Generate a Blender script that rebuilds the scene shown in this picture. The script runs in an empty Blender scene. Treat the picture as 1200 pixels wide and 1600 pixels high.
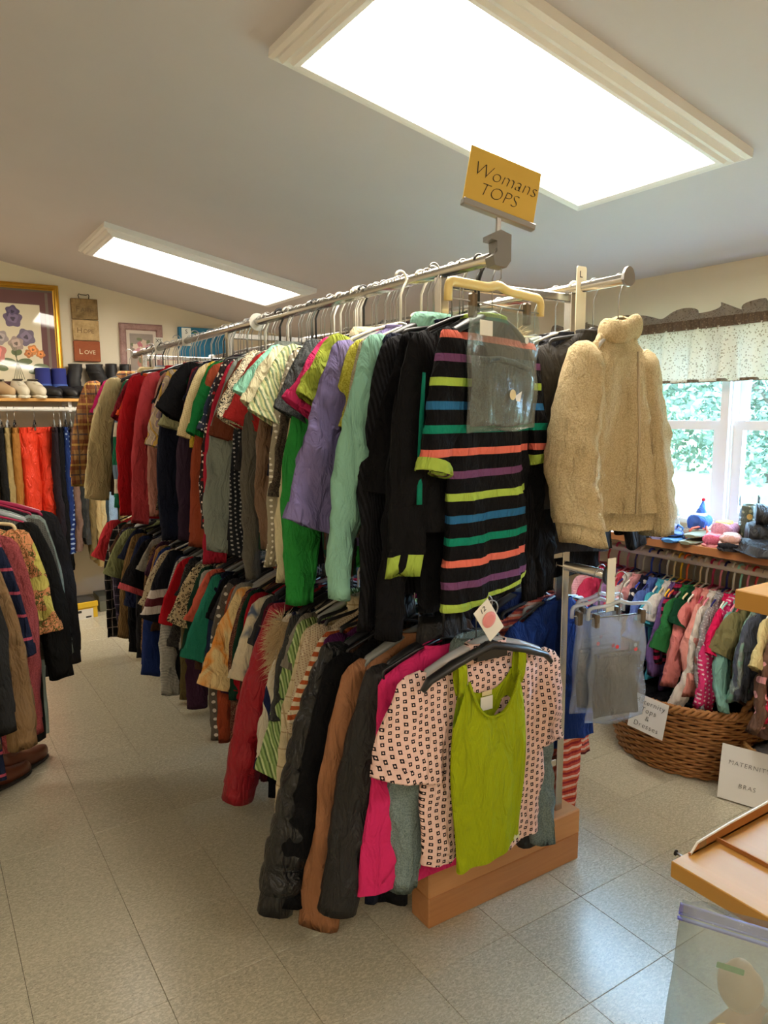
import bpy, math, random
import numpy as np
from mathutils import Matrix, Vector, noise as mnoise

scene = bpy.context.scene
C = scene.collection
rng = random.Random(11)
PI = math.pi
R = math.radians

# ------------------------------------------------------------------ camera, world, exposure
cam_d = bpy.data.cameras.new('camera'); cam = bpy.data.objects.new('camera', cam_d); C.objects.link(cam)
scene.camera = cam
F_PX, PITCH, ROLL, YAW = 1136.03, R(7.6215), R(-0.1734), R(33.041)
cam_d.sensor_fit = 'HORIZONTAL'; cam_d.sensor_width = 36; cam_d.lens = F_PX/1200*36
cam_d.clip_start = .05; cam_d.clip_end = 200
fw = Vector((math.sin(YAW)*math.cos(PITCH), math.cos(YAW)*math.cos(PITCH), -math.sin(PITCH)))
rt = Vector((math.cos(YAW), -math.sin(YAW), 0)); up = rt.cross(fw)
r2 = rt*math.cos(ROLL)+up*math.sin(ROLL); u2 = -rt*math.sin(ROLL)+up*math.cos(ROLL)
m4 = Matrix((r2, u2, -fw)).transposed().to_4x4(); m4.translation = (0, 0, 1.517)
cam.matrix_world = m4

world = bpy.data.worlds.new('overcast_sky'); scene.world = world; world.use_nodes = True
bg = world.node_tree.nodes['Background']; bg.inputs[0].default_value = (.45, .71, 1, 1); bg.inputs[1].default_value = 24.0

LAMP_STRENGTH = 13
LAMP_COLOR = (1, .92, .79)
scene.view_settings.view_transform = 'Standard'; scene.view_settings.look = 'None'
scene.view_settings.gamma = 1; scene.view_settings.use_curve_mapping = False
scene.view_settings.exposure = 0.85
scene.cycles.use_denoising = True
scene.cycles.max_bounces = 8; scene.cycles.transparent_max_bounces = 16
scene.cycles.sample_clamp_indirect = 6

# ------------------------------------------------------------------ helpers: materials
def lin(c):
    o = []
    for v in c[:3]:
        v = v/255
        o.append(v/12.92 if v <= .04045 else ((v+.055)/1.055)**2.4)
    return (*o, 1)

class NB:
    """small node-graph builder"""
    def __init__(s, name, rough=.85, metal=0, spec=.3):
        s.m = bpy.data.materials.new(name); s.m.use_nodes = True
        s.t = s.m.node_tree; s.b = s.t.nodes['Principled BSDF']
        s.b.inputs['Roughness'].default_value = rough; s.b.inputs['Metallic'].default_value = metal
        s.b.inputs['Specular IOR Level'].default_value = spec
        s._tc = None
    def n(s, ty, **k):
        o = s.t.nodes.new(ty)
        for a, v in k.items(): setattr(o, a, v)
        return o
    def l(s, a, b): s.t.links.new(a, b)
    def co(s):
        if not s._tc: s._tc = s.n('ShaderNodeTexCoord')
        return s._tc.outputs['Object']
    def xyz(s):
        q = s.n('ShaderNodeSeparateXYZ'); s.l(s.co(), q.inputs[0]); return q.outputs
    def math(s, op, a, b=None, c=None):
        q = s.n('ShaderNodeMath', operation=op)
        for i, v in enumerate((a, b, c)):
            if v is None: continue
            if isinstance(v, (int, float)): q.inputs[i].default_value = v
            else: s.l(v, q.inputs[i])
        return q.outputs[0]
    def noise(s, scale, detail=2, rough=.5, dist=0, vec=None):
        q = s.n('ShaderNodeTexNoise'); q.inputs['Scale'].default_value = scale; q.inputs['Detail'].default_value = detail
        q.inputs['Roughness'].default_value = rough; q.inputs['Distortion'].default_value = dist
        s.l(vec if vec is not None else s.co(), q.inputs['Vector']); return q.outputs['Fac']
    def voro(s, scale, feature='F1', vec=None, rand=1):
        q = s.n('ShaderNodeTexVoronoi', feature=feature); q.inputs['Scale'].default_value = scale
        q.inputs['Randomness'].default_value = rand
        s.l(vec if vec is not None else s.co(), q.inputs['Vector']); return q.outputs['Distance']
    def ramp(s, fac, stops, const=False):
        q = s.n('ShaderNodeValToRGB'); e = q.color_ramp.elements
        if const: q.color_ramp.interpolation = 'CONSTANT'
        while len(e) < len(stops): e.new(.5)
        for el, (p, c) in zip(e, stops): el.position = p; el.color = c
        s.l(fac, q.inputs[0]); return q.outputs[0]
    def mix(s, fac, a, b, mode='MIX'):
        q = s.n('ShaderNodeMix', data_type='RGBA', blend_type=mode)
        if isinstance(fac, (int, float)): q.inputs[0].default_value = fac
        else: s.l(fac, q.inputs[0])
        for i, v in ((6, a), (7, b)):
            if isinstance(v, tuple): q.inputs[i].default_value = v
            else: s.l(v, q.inputs[i])
        return q.outputs[2]
    def color(s, v):
        if isinstance(v, tuple): s.b.inputs['Base Color'].default_value = v
        else: s.l(v, s.b.inputs['Base Color'])
    def bump(s, h, strength=.3, dist=.002):
        q = s.n('ShaderNodeBump'); q.inputs['Strength'].default_value = strength; q.inputs['Distance'].default_value = dist
        s.l(h, q.inputs['Height']); s.l(q.outputs[0], s.b.inputs['Normal'])

_mc = {}
def plain(name, c, rough=.5, metal=0, spec=.5, bump=0, bscale=200):
    k = ('plain', name, c)
    if k in _mc: return _mc[k]
    b = NB(name, rough, metal, spec); b.color(lin(c))
    if bump: b.bump(b.noise(bscale), bump)
    _mc[k] = b.m; return b.m

def fab(kind, *cols, s=1.0, rough=.88, fuzz=.25):
    """woven / printed cloth; colours are sRGB 0-255 tuples"""
    k = (kind, cols, s, rough, fuzz)
    if k in _mc: return _mc[k]
    b = NB('cloth_'+kind, rough, 0, .1 if rough > .7 else .4)
    c = [lin(q) for q in cols]; c0 = c[0]
    P = b.xyz()
    def fr(v, per): return b.math('FRACT', b.math('DIVIDE', v, per))
    if kind == 'solid': col = b.mix(b.noise(14, 3), c0, tuple(x*.82 for x in c0[:3])+(1,))
    elif kind == 'heather': col = b.mix(b.ramp(b.noise(260, 2), [(.42, (0,0,0,1)), (.6, (1,1,1,1))]), c0, c[1])
    elif kind == 'hstripe': col = b.ramp(fr(P[2], .05*s), [(i/len(c), q) for i, q in enumerate(c)], True)
    elif kind == 'band': col = b.ramp(fr(b.math('ADD', P[2], 8.0), .276), [x for i, q in enumerate(c[1:]) for x in ((i*.2, q), (i*.2+.068, c0))], True)
    elif kind == 'vstripe': col = b.ramp(fr(b.math('ADD', P[0], b.math('MULTIPLY', P[2], .12)), .02*s), [(i/len(c), q) for i, q in enumerate(c)], True)
    elif kind == 'plaid':
        fx, fz = fr(P[0], .06*s), fr(P[2], .06*s)
        g = lambda f, a, w: b.math('MULTIPLY', b.math('GREATER_THAN', f, a), b.math('LESS_THAN', f, a+w))
        col = b.mix(b.math('MULTIPLY', b.math('GREATER_THAN', fz, .5), .55), c0, c[1])
        col = b.mix(b.math('MULTIPLY', b.math('GREATER_THAN', fx, .5), .5), col, c[1])
        col = b.mix(b.math('MULTIPLY', b.math('MAXIMUM', g(fx, .2, .08), g(fz, .22, .08)), .75), col, c[2])
        if len(c) > 3: col = b.mix(b.math('MULTIPLY', b.math('MAXIMUM', g(fx, .72, .06), g(fz, .7, .1)), .7), col, c[3])
    elif kind == 'floral':
        v = b.voro(42/s, vec=None); n = b.noise(60/s, 3)
        col = b.mix(b.math('LESS_THAN', b.math('ADD', v, b.math('MULTIPLY', n, .45)), .53), c0, c[1])
        if len(c) > 2: col = b.mix(b.math('LESS_THAN', b.math('ADD', b.voro(23/s), b.math('MULTIPLY', b.noise(40/s), .3)), .38), col, c[2])
    elif kind == 'leaf':
        v = b.voro(30/s, 'DISTANCE_TO_EDGE'); n = b.noise(30/s, 3, dist=2.5)
        col = b.ramp(n, [(0, c0), (.47, c0), (.475, c[1]), (.53, c[1]), (.535, c0), (.62, c0), (.625, c[1])], True)
        if len(c) > 2: col = b.mix(b.math('GREATER_THAN', b.noise(16/s, 1), .58), col, c[2])
    elif kind == 'dots':
        per = .03*s
        fx, fz = fr(P[0], per), fr(b.math('ADD', P[2], b.math('MULTIPLY', b.math('FLOOR', b.math('DIVIDE', P[0], per)), per*.5)), per)
        d = b.math('ADD', b.math('POWER', b.math('SUBTRACT', fx, .5), 2), b.math('POWER', b.math('SUBTRACT', fz, .5), 2))
        col = b.mix(b.math('LESS_THAN', d, .045), c0, c[1])
    elif kind == 'mini':
        per = .02*s
        ix = b.math('FLOOR', b.math('DIVIDE', P[0], per))
        fx, fz = fr(P[0], per), fr(b.math('ADD', P[2], b.math('MULTIPLY', ix, per*.5)), per)
        ax, az = b.math('ABSOLUTE', b.math('SUBTRACT', fx, .5)), b.math('ABSOLUTE', b.math('SUBTRACT', fz, .5))
        mx = b.math('MAXIMUM', ax, az)
        col = b.mix(b.math('MULTIPLY', b.math('LESS_THAN', mx, .25), b.math('GREATER_THAN', b.math('ADD', ax, az), .13)), c0, c[1])
    elif kind == 'leopard':
        v = b.voro(75/s); n = b.noise(90/s, 2)
        t = b.math('ADD', v, b.math('MULTIPLY', n, .3))
        col = b.ramp(t, [(0, c0), (.42, c[1]), (.62, c0)], True)
    elif kind == 'tiedye': col = b.ramp(b.noise(11/s, 2, .5, .6), [(.38, c0), (.52, c[1]), (.62, c0)] if len(c) == 2 else [(.36, c0), (.5, c[1]), (.64, c[2])])
    elif kind == 'swirl':
        q = b.n('ShaderNodeTexWave'); q.inputs['Scale'].default_value = 5/s; q.inputs['Distortion'].default_value = 9; q.inputs['Detail'].default_value = 1
        q.inputs['Detail Scale'].default_value = 1.3
        b.l(b.co(), q.inputs['Vector']); col = b.ramp(q.outputs[1], [(i/len(c), x) for i, x in enumerate(c)], True)
    elif kind == 'scribble':
        n = b.noise(38/s, 3, .6, 3.0)
        col = b.ramp(n, [(0, c0), (.485, c0), (.49, c[1]), (.515, c[1]), (.52, c0)], True)
    else: raise ValueError(kind)
    b.color(col)
    h = b.noise(420, 2) if fuzz < .5 else b.noise(170, 4, .7)
    b.bump(h, fuzz, .0015 if fuzz < .5 else .006)
    fine = b.b.inputs['Normal'].links[0].from_node
    mp = b.n('ShaderNodeMapping'); b.l(b.co(), mp.inputs[0]); mp.inputs['Scale'].default_value = (1, 1, .38)
    big = b.n('ShaderNodeBump'); big.inputs['Strength'].default_value = .9; big.inputs['Distance'].default_value = .03
    b.l(b.noise(26, 3, .55, .9, mp.outputs[0]), big.inputs['Height']); b.l(big.outputs[0], fine.inputs['Normal'])
    _mc[k] = b.m; return b.m

def plastic_clear(name='clear_plastic', tint=(225, 235, 240), haze=.18, rough=.12):
    k = ('pc', name)
    if k in _mc: return _mc[k]
    b = NB(name); t = b.t; b.t.nodes.remove(b.b)
    tr = b.n('ShaderNodeBsdfTransparent'); tr.inputs[0].default_value = lin(tint)
    gl = b.n('ShaderNodeBsdfGlossy'); gl.inputs['Roughness'].default_value = rough
    df = b.n('ShaderNodeBsdfDiffuse'); df.inputs[0].default_value = lin(tint)
    m1 = b.n('ShaderNodeMixShader'); m1.inputs[0].default_value = haze; b.l(tr.outputs[0], m1.inputs[1]); b.l(df.outputs[0], m1.inputs[2])
    m2 = b.n('ShaderNodeMixShader'); lw = b.n('ShaderNodeLayerWeight'); lw.inputs[0].default_value = .12
    nz = b.n('ShaderNodeBump'); nz.inputs['Strength'].default_value = .5; nz.inputs['Distance'].default_value = .006
    b.l(b.noise(30, 2, .5, 1.2), nz.inputs['Height']); b.l(nz.outputs[0], gl.inputs['Normal'])
    b.l(b.math('ADD', b.math('MULTIPLY', lw.outputs['Facing'], .35), .03), m2.inputs[0]); b.l(m1.outputs[0], m2.inputs[1]); b.l(gl.outputs[0], m2.inputs[2])
    b.l(m2.outputs[0], t.nodes['Material Output'].inputs[0]); _mc[k] = b.m; return b.m

# ------------------------------------------------------------------ helpers: geometry
def link(name, me, mat, parent=None, smooth=True):
    o = bpy.data.objects.new(name, me); C.objects.link(o)
    if mat is not None:
        if len(me.materials) == 0: me.materials.append(mat)
        elif me.materials[0] is not mat:
            o.material_slots[0].link = 'OBJECT'; o.material_slots[0].material = mat
    if parent: o.parent = parent
    return o
def mk(name, V, Fs, mat, parent=None, smooth=True):
    me = bpy.data.meshes.new(name); me.from_pydata([tuple(map(float, v)) for v in V], [], Fs)
    if smooth: me.polygons.foreach_set('use_smooth', [True]*len(me.polygons))
    me.update(); return link(name, me, mat, parent)
def empty(name, loc=(0,0,0), rz=0, parent=None):
    o = bpy.data.objects.new(name, None); C.objects.link(o); o.location = loc; o.rotation_euler = (0, 0, rz); o.empty_display_size = .05
    if parent: o.parent = parent
    return o
def tag(o, label, cat, group=None, kind=None):
    if label: o['label'] = label
    if cat: o['category'] = cat
    if group: o['group'] = group
    if kind: o['kind'] = kind
    return o
def struct(o): o['kind'] = 'structure'; return o

class MB:
    def __init__(s): s.V = []; s.F = []
    def add(s, V, F):
        k = len(s.V); s.V += [tuple(v) for v in V]; s.F += [tuple(i+k for i in f) for f in F]; return s
    def box(s, a, b, bev=0):
        x0, y0, z0 = a; x1, y1, z1 = b
        if not bev:
            return s.add([(x0,y0,z0),(x1,y0,z0),(x1,y1,z0),(x0,y1,z0),(x0,y0,z1),(x1,y0,z1),(x1,y1,z1),(x0,y1,z1)],
                  [(0,3,2,1),(4,5,6,7),(0,1,5,4),(1,2,6,5),(2,3,7,6),(3,0,4,7)])
        e = bev
        def ring(i, z): return [(x0+i,y0,z),(x1-i,y0,z),(x1,y0+i,z),(x1,y1-i,z),(x1-i,y1,z),(x0+i,y1,z),(x0,y1-i,z),(x0,y0+i,z)]
        def ringi(z): return [(x0+e,y0+e,z),(x1-e,y0+e,z),(x1-e,y0+e,z),(x1-e,y1-e,z),(x1-e,y1-e,z),(x0+e,y1-e,z),(x0+e,y1-e,z),(x0+e,y0+e,z)]
        V = ringi(z0)+ring(e, z0+e)+ring(e, z1-e)+ringi(z1)
        F = [tuple(range(7, -1, -1)), tuple(range(24, 32))]
        for r in range(3):
            for i in range(8): j = (i+1) % 8; F.append((r*8+i, r*8+j, r*8+8+j, r*8+8+i))
        return s.add(V, F)
    def grid(s, rows, closed=True, cap0=False, cap1=False):
        rows = np.asarray(rows, float); r, c = rows.shape[:2]
        F = []
        for i in range(r-1):
            for j in range(c if closed else c-1):
                k = (j+1) % c; F.append((i*c+j, i*c+k, (i+1)*c+k, (i+1)*c+j))
        if cap0: F.append(tuple(range(c-1, -1, -1)))
        if cap1: F.append(tuple(range((r-1)*c, r*c)))
        return s.add(rows.reshape(-1, 3), F)
    def tube(s, path, rad, n=8, cap=True, flat=1.0):
        P = [Vector(p) for p in path]; rows = []; prev = None
        for i, p in enumerate(P):
            t = (P[min(i+1, len(P)-1)]-P[max(i-1, 0)]).normalized()
            if prev is None:
                a = Vector((0, 1, 0)) if abs(t.y) < .9 else Vector((1, 0, 0))
                u = (a-t*a.dot(t)).normalized()
            else: u = (prev-t*prev.dot(t)).normalized()
            prev = u; v = t.cross(u); r = rad[i] if isinstance(rad, (list, tuple)) else rad
            rows.append([p+(u*math.cos(k*2*PI/n)*flat+v*math.sin(k*2*PI/n))*r for k in range(n)])
        return s.grid(rows, True, cap, cap)
    def prism(s, poly, axis, a, b):
        """extrude a 2-D polygon along an axis"""
        def p3(q, t):
            return {'x': (t, q[0], q[1]), 'y': (q[0], t, q[1]), 'z': (q[0], q[1], t)}[axis]
        n = len(poly); V = [p3(q, a) for q in poly]+[p3(q, b) for q in poly]
        F = [tuple(range(n-1, -1, -1)), tuple(range(n, 2*n))]+[(i, (i+1) % n, n+(i+1) % n, n+i) for i in range(n)]
        return s.add(V, F)
    def lathe(s, prof, n=20, cx=0, cy=0):
        return s.grid([[(cx+r*math.cos(k*2*PI/n), cy+r*math.sin(k*2*PI/n), z) for k in range(n)] for r, z in prof], True, True, True)
    def out(s, name, mat, parent=None, smooth=False, auto=False):
        return mk(name, s.V, s.F, mat, parent, smooth)
    def mesh(s, name, smooth=True):
        me = bpy.data.meshes.new(name); me.from_pydata([tuple(map(float, v)) for v in s.V], [], s.F)
        if smooth: me.polygons.foreach_set('use_smooth', [True]*len(me.polygons))
        me.update(); return me

def lettering(text, size, mat, parent, loc, rot, shear=.25, name='lettering', weight=.0, spacing=1.0, line=1.0):
    cu = bpy.data.curves.new(name, 'FONT'); cu.body = text; cu.size = size; cu.align_x = 'CENTER'; cu.align_y = 'CENTER'
    cu.shear = shear; cu.extrude = .0003; cu.offset = weight; cu.space_character = spacing; cu.space_line = line; cu.resolution_u = 3
    t_ = bpy.data.objects.new(name, cu); C.objects.link(t_); bpy.context.view_layer.update()
    me = bpy.data.meshes.new_from_object(t_.evaluated_get(bpy.context.evaluated_depsgraph_get()))
    bpy.data.objects.remove(t_); bpy.data.curves.remove(cu); me.materials.clear()
    o = link(name, me, mat, parent); o.location = loc; o.rotation_euler = rot; return o

# ------------------------------------------------------------------ common materials
CHROME = plain('chrome_steel', (190, 188, 184), .22, 1)
STEEL = plain('brushed_steel', (165, 162, 158), .38, 1)
WHITE_PAINT = plain('white_paint', (228, 226, 224), .45)
INK = plain('black_marker_ink', (25, 24, 26), .6)
CARD_W = plain('white_card', (232, 228, 218), .7)

def wood(name, c1, c2, axis=0, scale=1.0, rough=.6):
    b = NB(name, rough, 0, .35)
    mp = b.n('ShaderNodeMapping'); b.l(b.co(), mp.inputs[0])
    sc = [26*scale]*3; sc[axis] = 1.6*scale; mp.inputs['Scale'].default_value = sc
    n = b.noise(1, 4, .6, 1.2, mp.outputs[0]); b.color(b.mix(n, lin(c1), lin(c2))); b.bump(n, .25, .002); return b.m

# ------------------------------------------------------------------ room shell
XW, YB, XL, YF = 3.1, 6.1, -2.6, -2.4
SL, Z0 = .185, 2.7535            # ceiling: z = Z0 - SL*x
def zc(x): return Z0-SL*x

def wall_mat(name, c, sc=60):
    b = NB(name, .8, 0, .25); b.color(b.mix(b.noise(3, 3), lin(c), lin(tuple(v*.97 for v in c)))); b.bump(b.noise(sc, 4), .12, .003); return b.m
M_WALL = wall_mat('tan_wall_paint', (234, 222, 198))
M_CEIL = wall_mat('white_ceiling_paint', (204, 198, 200), 40)

# floor tiles
def tile_mat():
    b = NB('speckled_vinyl_tile', .26, 0, .6)
    oi = b.n('ShaderNodeObjectInfo'); rnd = oi.outputs['Random']
    geo = b.n('ShaderNodeNewGeometry'); mp = b.n('ShaderNodeMapping'); b.l(geo.outputs['Position'], mp.inputs[0])
    mp.inputs['Scale'].default_value = (1, 1.9, 1); mp.inputs['Rotation'].default_value = (0, 0, .5)
    n1 = b.noise(85, 3, .65, .8, mp.outputs[0]); n2 = b.noise(150, 2, .5, 1.5, mp.outputs[0])
    base = b.mix(b.math('MULTIPLY', rnd, .8), lin((188, 181, 158)), lin((176, 170, 150)))
    col = b.mix(b.ramp(n1, [(.44, (0,0,0,1)), (.62, (1,1,1,1))]), base, lin((208, 201, 178)))
    col = b.mix(b.ramp(n2, [(.6, (0,0,0,1)), (.68, (.65,.65,.65,1))]), col, lin((118, 113, 104)))
    b.color(col)
    b.bump(n1, .05, .001); return b.m
M_TILE = tile_mat()
T = .3048; GX, GY = .4593, 1.7479
fl = struct(MB().box((XL-.1, YF-.1, -.12), (XW+.1, YB+.1, -.004)).out('floor', plain('dark_tile_joint', (70, 66, 60), .9)))
tm = MB().box((.0006, .0006, -.006), (T-.0006, T-.0006, 0), .0008).mesh('floor_tile', False)
far = MB()
for i in range(math.floor((XL-GX)/T)-1, math.ceil((XW-GX)/T)):
    for j in range(math.floor((YF-GY)/T)-1, math.ceil((YB-GY)/T)):
        x, y = GX+i*T, GY+j*T
        if x+T < XL or y+T < YF: continue
        if -.3 < x and .75 < y < YB and x > .12*(y-1.2)-.4:
            o = link('floor_tile', tm, M_TILE, fl); o.location = (x, y, 0)
        else: far.box((x+.0006, y+.0006, -.006), (x+T-.0006, y+T-.0006, 0))
o = far.out('floor_tile_field', M_TILE, fl); o['kind'] = 'stuff'

# walls
def quadwall(name, y, back):
    m = MB().prism([(XL-.1, 0), (XW+.1, 0), (XW+.1, zc(XW+.1)), (XL-.1, zc(XL-.1))], 'y', y, y+(.1 if back else -.1))
    return struct(m.out(name, M_WALL))
quadwall('wall_back', YB, True); quadwall('wall_front', YF, False)
struct(MB().box((XL-.1, YF, 0), (XL, YB, zc(XL))).out('wall_left', M_WALL))
WY0, WY1, WZ0, WZ1 = .98, 2.88, 1.0, 1.94
wm = MB()
wm.box((XW, YF, 0), (XW+.12, YB, WZ0)); wm.box((XW, YF, WZ1), (XW+.12, YB, zc(XW)-.0))
wm.box((XW, YF, WZ0), (XW+.12, WY0, WZ1)); wm.box((XW, WY1, WZ0), (XW+.12, YB, WZ1))
struct(wm.out('wall_right', M_WALL))
struct(MB().prism([(XL-.1, zc(XL-.1)), (XW+.12, zc(XW+.12)), (XW+.12, zc(XW+.12)+.1), (XL-.1, zc(XL-.1)+.1)], 'y', YF-.1, YB+.1).out('ceiling', M_CEIL))
M_BASE = plain('baseboard_vinyl', (150, 146, 140), .5)
struct(MB().box((XL, YB-.012, 0), (XW, YB, .09), .003).out('baseboard_back', M_BASE))
struct(MB().box((XW-.012, YF, 0), (XW, YB-.012, .09), .003).out('baseboard_right', M_BASE))

# windows: two double-hung units side by side
M_VINYL = plain('white_window_vinyl', (226, 226, 232), .35)
def glass_mat():
    b = NB('window_glass'); b.t.nodes.remove(b.b)
    tr = b.n('ShaderNodeBsdfTransparent'); tr.inputs[0].default_value = (.93, .96, .97, 1)
    gl = b.n('ShaderNodeBsdfGlossy'); gl.inputs['Roughness'].default_value = .02
    mx = b.n('ShaderNodeMixShader'); mx.inputs[0].default_value = .06
    b.l(tr.outputs[0], mx.inputs[1]); b.l(gl.outputs[0], mx.inputs[2]); b.l(mx.outputs[0], b.t.nodes['Material Output'].inputs[0]); return b.m
M_GLASS = glass_mat()
def window(name, y0, y1):
    w = struct(empty(name, (XW, (y0+y1)/2, WZ0)))
    h = WZ1-WZ0; hw = (y1-y0)/2; mid = .463
    def fr(nm, x0, x1, a, b, c, d, t):       # rectangular frame in the y-z plane
        m = MB(); m.box((x0, a, c), (x1, a+t, d)); m.box((x0, b-t, c), (x1, b, d)); m.box((x0, a+t, c), (x1, b-t, c+t)); m.box((x0, a+t, d-t), (x1, b-t, d))
        return m.out(nm, M_VINYL, w)
    fr('window_frame', .005, .115, -hw, hw, 0, h, .028)
    fr('upper_sash', .055, .085, -hw+.028, hw-.028, mid-.02, h-.028, .03)
    fr('lower_sash', .02, .052, -hw+.028, hw-.028, .028, mid+.022, .042)
    MB().box((.068, -hw+.058, mid+.01), (.072, hw-.058, h-.058)).out('pane', M_GLASS, w)
    MB().box((.034, -hw+.07, .07), (.038, hw-.07, mid-.02)).out('pane', M_GLASS, w)
    MB().box((.012, -.03, mid+.004), (.022, .03, mid+.022), .003).out('sash_lock', M_VINYL, w)
    fr('trim', -.016, .004, -hw-.0, hw+.0, -.0, h+.0, .02)
window('window_1', 1.93, WY1); window('window_2', WY0, 1.93)

# ------------------------------------------------------------------ outside: lawn, hedge trees, a garden shed
def leafmat(name, c):
    b = NB(name, .7, 0, .2); oi = b.noise(3, 2); b.color(b.mix(oi, lin(c), lin(tuple(min(255, v*1.25) for v in c)))); return b.m
lawn = NB('pale_lawn_grass', .9, 0, .1); lawn.color(lawn.mix(lawn.noise(1.2, 4), lin((150, 160, 120)), lin((184, 188, 150))))  # pale grass, mottled by noise between two tones
tag(MB().box((3.3, -40, -.5), (60, 60, -.3)).out('lawn', lawn.m), 'pale bright lawn seen outside the window', 'lawn', kind='structure')
M_BARK = plain('tree_bark', (96, 84, 70), .9)
def tree(x, y, h, w, col, label):
    t = empty('garden_tree', (x, y, -.3)); tag(t, label, 'tree', 'trees outside the window')
    MB().tube([(0,0,0), (.1,.05,h*.3), (0,.1,h*.6), (.05,0,h*.9)], [.16, .13, .09, .04], 7).out('trunk', M_BARK, t, True)
    for k in range(4):
        a = k*1.6+x; MB().tube([(.05,.05,h*(.3+.1*k)), (math.cos(a)*w*.35, math.sin(a)*w*.35, h*(.45+.1*k)), (math.cos(a)*w*.6, math.sin(a)*w*.6, h*(.55+.1*k))], [.06,.04,.02], 6).out('branch', M_BARK, t, True)
    r = random.Random(int(x*10+y*7)); V = []; Fc = []
    for k in range(9000):
        a = r.uniform(0, 2*PI); u = r.uniform(-1, 1); q = r.uniform(.55, 1)**.5
        p = Vector((math.cos(a)*math.sqrt(1-u*u)*w*q, math.sin(a)*math.sqrt(1-u*u)*w*q, h*.55+u*h*.5*q))
        p += Vector((math.sin(p.z*3+a*2), math.cos(p.z*2+a*3), 0))*w*.12
        d1 = Vector((r.uniform(-1,1), r.uniform(-1,1), r.uniform(-1,1))).normalized(); d2 = d1.cross(Vector((r.uniform(-1,1), r.uniform(-1,1), r.uniform(-1,1)))).normalized()
        s = r.uniform(.05, .12); i = len(V); V += [p-d1*s, p+d2*s*.5, p+d1*s, p-d2*s*.5]; Fc.append((i, i+1, i+2, i+3))
    o = mk('foliage', V, Fc, leafmat('tree_leaves', col), t, False); o['kind'] = 'stuff'
tree(13.5, 11.6, 5.2, 2.3, (110, 122, 102), 'broad leafy tree in the left window pane')
tree(15.0, 8.0, 5.6, 2.4, (102, 114, 98), 'dense green tree behind the window mullion')
tree(14.0, 5.2, 5.0, 2.2, (116, 126, 104), 'light green tree at the right window edge')
tree(17.5, 15.0, 6.4, 2.8, (98, 108, 94), 'tall tree at the far left of the garden')
tree(18.5, 6.5, 6.2, 2.8, (108, 120, 104), 'tree at the far right of the garden')
tree(19.0, 10.5, 7.0, 3.0, (106, 118, 102), 'tallest tree, standing behind the other garden trees')
hd = empty('garden_hedge', (21, 13, -.3)); tag(hd, 'long leafy hedge closing off the garden behind the trees', 'hedge')
for k in range(9): MB().tube([(0, -10+2.5*k, 0), (.1, -10+2.4*k, 1.2), (0, -10+2.5*k, 2.6)], [.09, .07, .03], 6).out('stem', M_BARK, hd, True)
r = random.Random(3); V = []; Fc = []
for k in range(16000):
    p = Vector((r.gauss(0, .5), r.uniform(-12, 12), 4.0*r.random()**.8)); d1 = Vector((r.uniform(-1,1), r.uniform(-1,1), r.uniform(-1,1))).normalized(); d2 = d1.cross(Vector((r.uniform(-1,1), r.uniform(-1,1), r.uniform(-1,1)))).normalized()
    q = r.uniform(.1, .2); i = len(V); V += [p-d1*q, p+d2*q*.5, p+d1*q, p-d2*q*.5]; Fc.append((i, i+1, i+2, i+3))
o = mk('foliage', V, Fc, leafmat('hedge_leaves', (120, 130, 110)), hd, False); o['kind'] = 'stuff'
sh = empty('garden_shed', (15.5, 7.2, -.3), .2); tag(sh, 'small pale shed with white roof on the lawn', 'shed')
MB().box((-.8, -.7, 0), (.8, .7, 1.0)).out('wall', plain('shed_boards', (190, 190, 200), .8), sh)
MB().prism([(-.95, 1.0), (.95, 1.0), (0, 1.45)], 'y', -.85, .85).out('roof', plain('shed_roof', (240, 240, 240), .6), sh)
MB().box((-.82, -.2, 0), (-.79, .3, .8)).out('door', plain('shed_door', (120, 120, 140), .7), sh)

# ------------------------------------------------------------------ ceiling lights
M_MOULD = plain('white_light_moulding', (232, 230, 228), .5)
def lamp_mat():
    b = NB('lit_prismatic_diffuser', .4); t = b.t
    P = b.xyz(); px = b.math('ABSOLUTE', b.math('SUBTRACT', b.math('FRACT', b.math('MULTIPLY', P[0], 90)), .5)); py = b.math('ABSOLUTE', b.math('SUBTRACT', b.math('FRACT', b.math('MULTIPLY', P[1], 90)), .5))
    b.bump(b.math('ADD', px, py), .6, .004); b.color((.8, .8, .75, 1))
    b.b.inputs['Emission Color'].default_value = (*LAMP_COLOR, 1); b.b.inputs['Emission Strength'].default_value = LAMP_STRENGTH
    return b.m
M_LAMP = lamp_mat()
def ceiling_light(cx, cy, label):
    e = empty('ceiling_light', (cx, cy, zc(cx))); e.rotation_euler = (0, math.atan(SL), 0)
    tag(e, label, 'ceiling light', 'fluorescent ceiling lights')
    a, b = .665, .355; w = .085
    prof = [(0, 0), (0, -.028), (.012, -.034), (.022, -.03), (.034, -.046), (.05, -.042), (.058, -.052), (.074, -.05), (w, -.036), (w, 0)]
    cor = [(-a, -b), (a, -b), (a, b), (-a, b)]
    for k in range(4):
        (x0, y0), (x1, y1) = cor[k], cor[(k+1) % 4]; rows = []
        for (x, y) in ((x0, y0), (x1, y1)):
            rows.append([(x-math.copysign(d, x), y-math.copysign(d, y), z) for d, z in prof])
        MB().grid(rows, True, True, True).out('frame_moulding', M_MOULD, e)
    MB().box((-a+w-.004, -b+w-.004, -.022), (a-w+.004, b-w+.004, -.016)).out('diffuser', M_LAMP, e)
    MB().box((-a+w, -b+w, -.014), (a-w, b-w, -.001)).out('housing', WHITE_PAINT, e)
ceiling_light(1.617, 1.73, 'large lit fluorescent ceiling light above the clothes rack sign')
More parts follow.
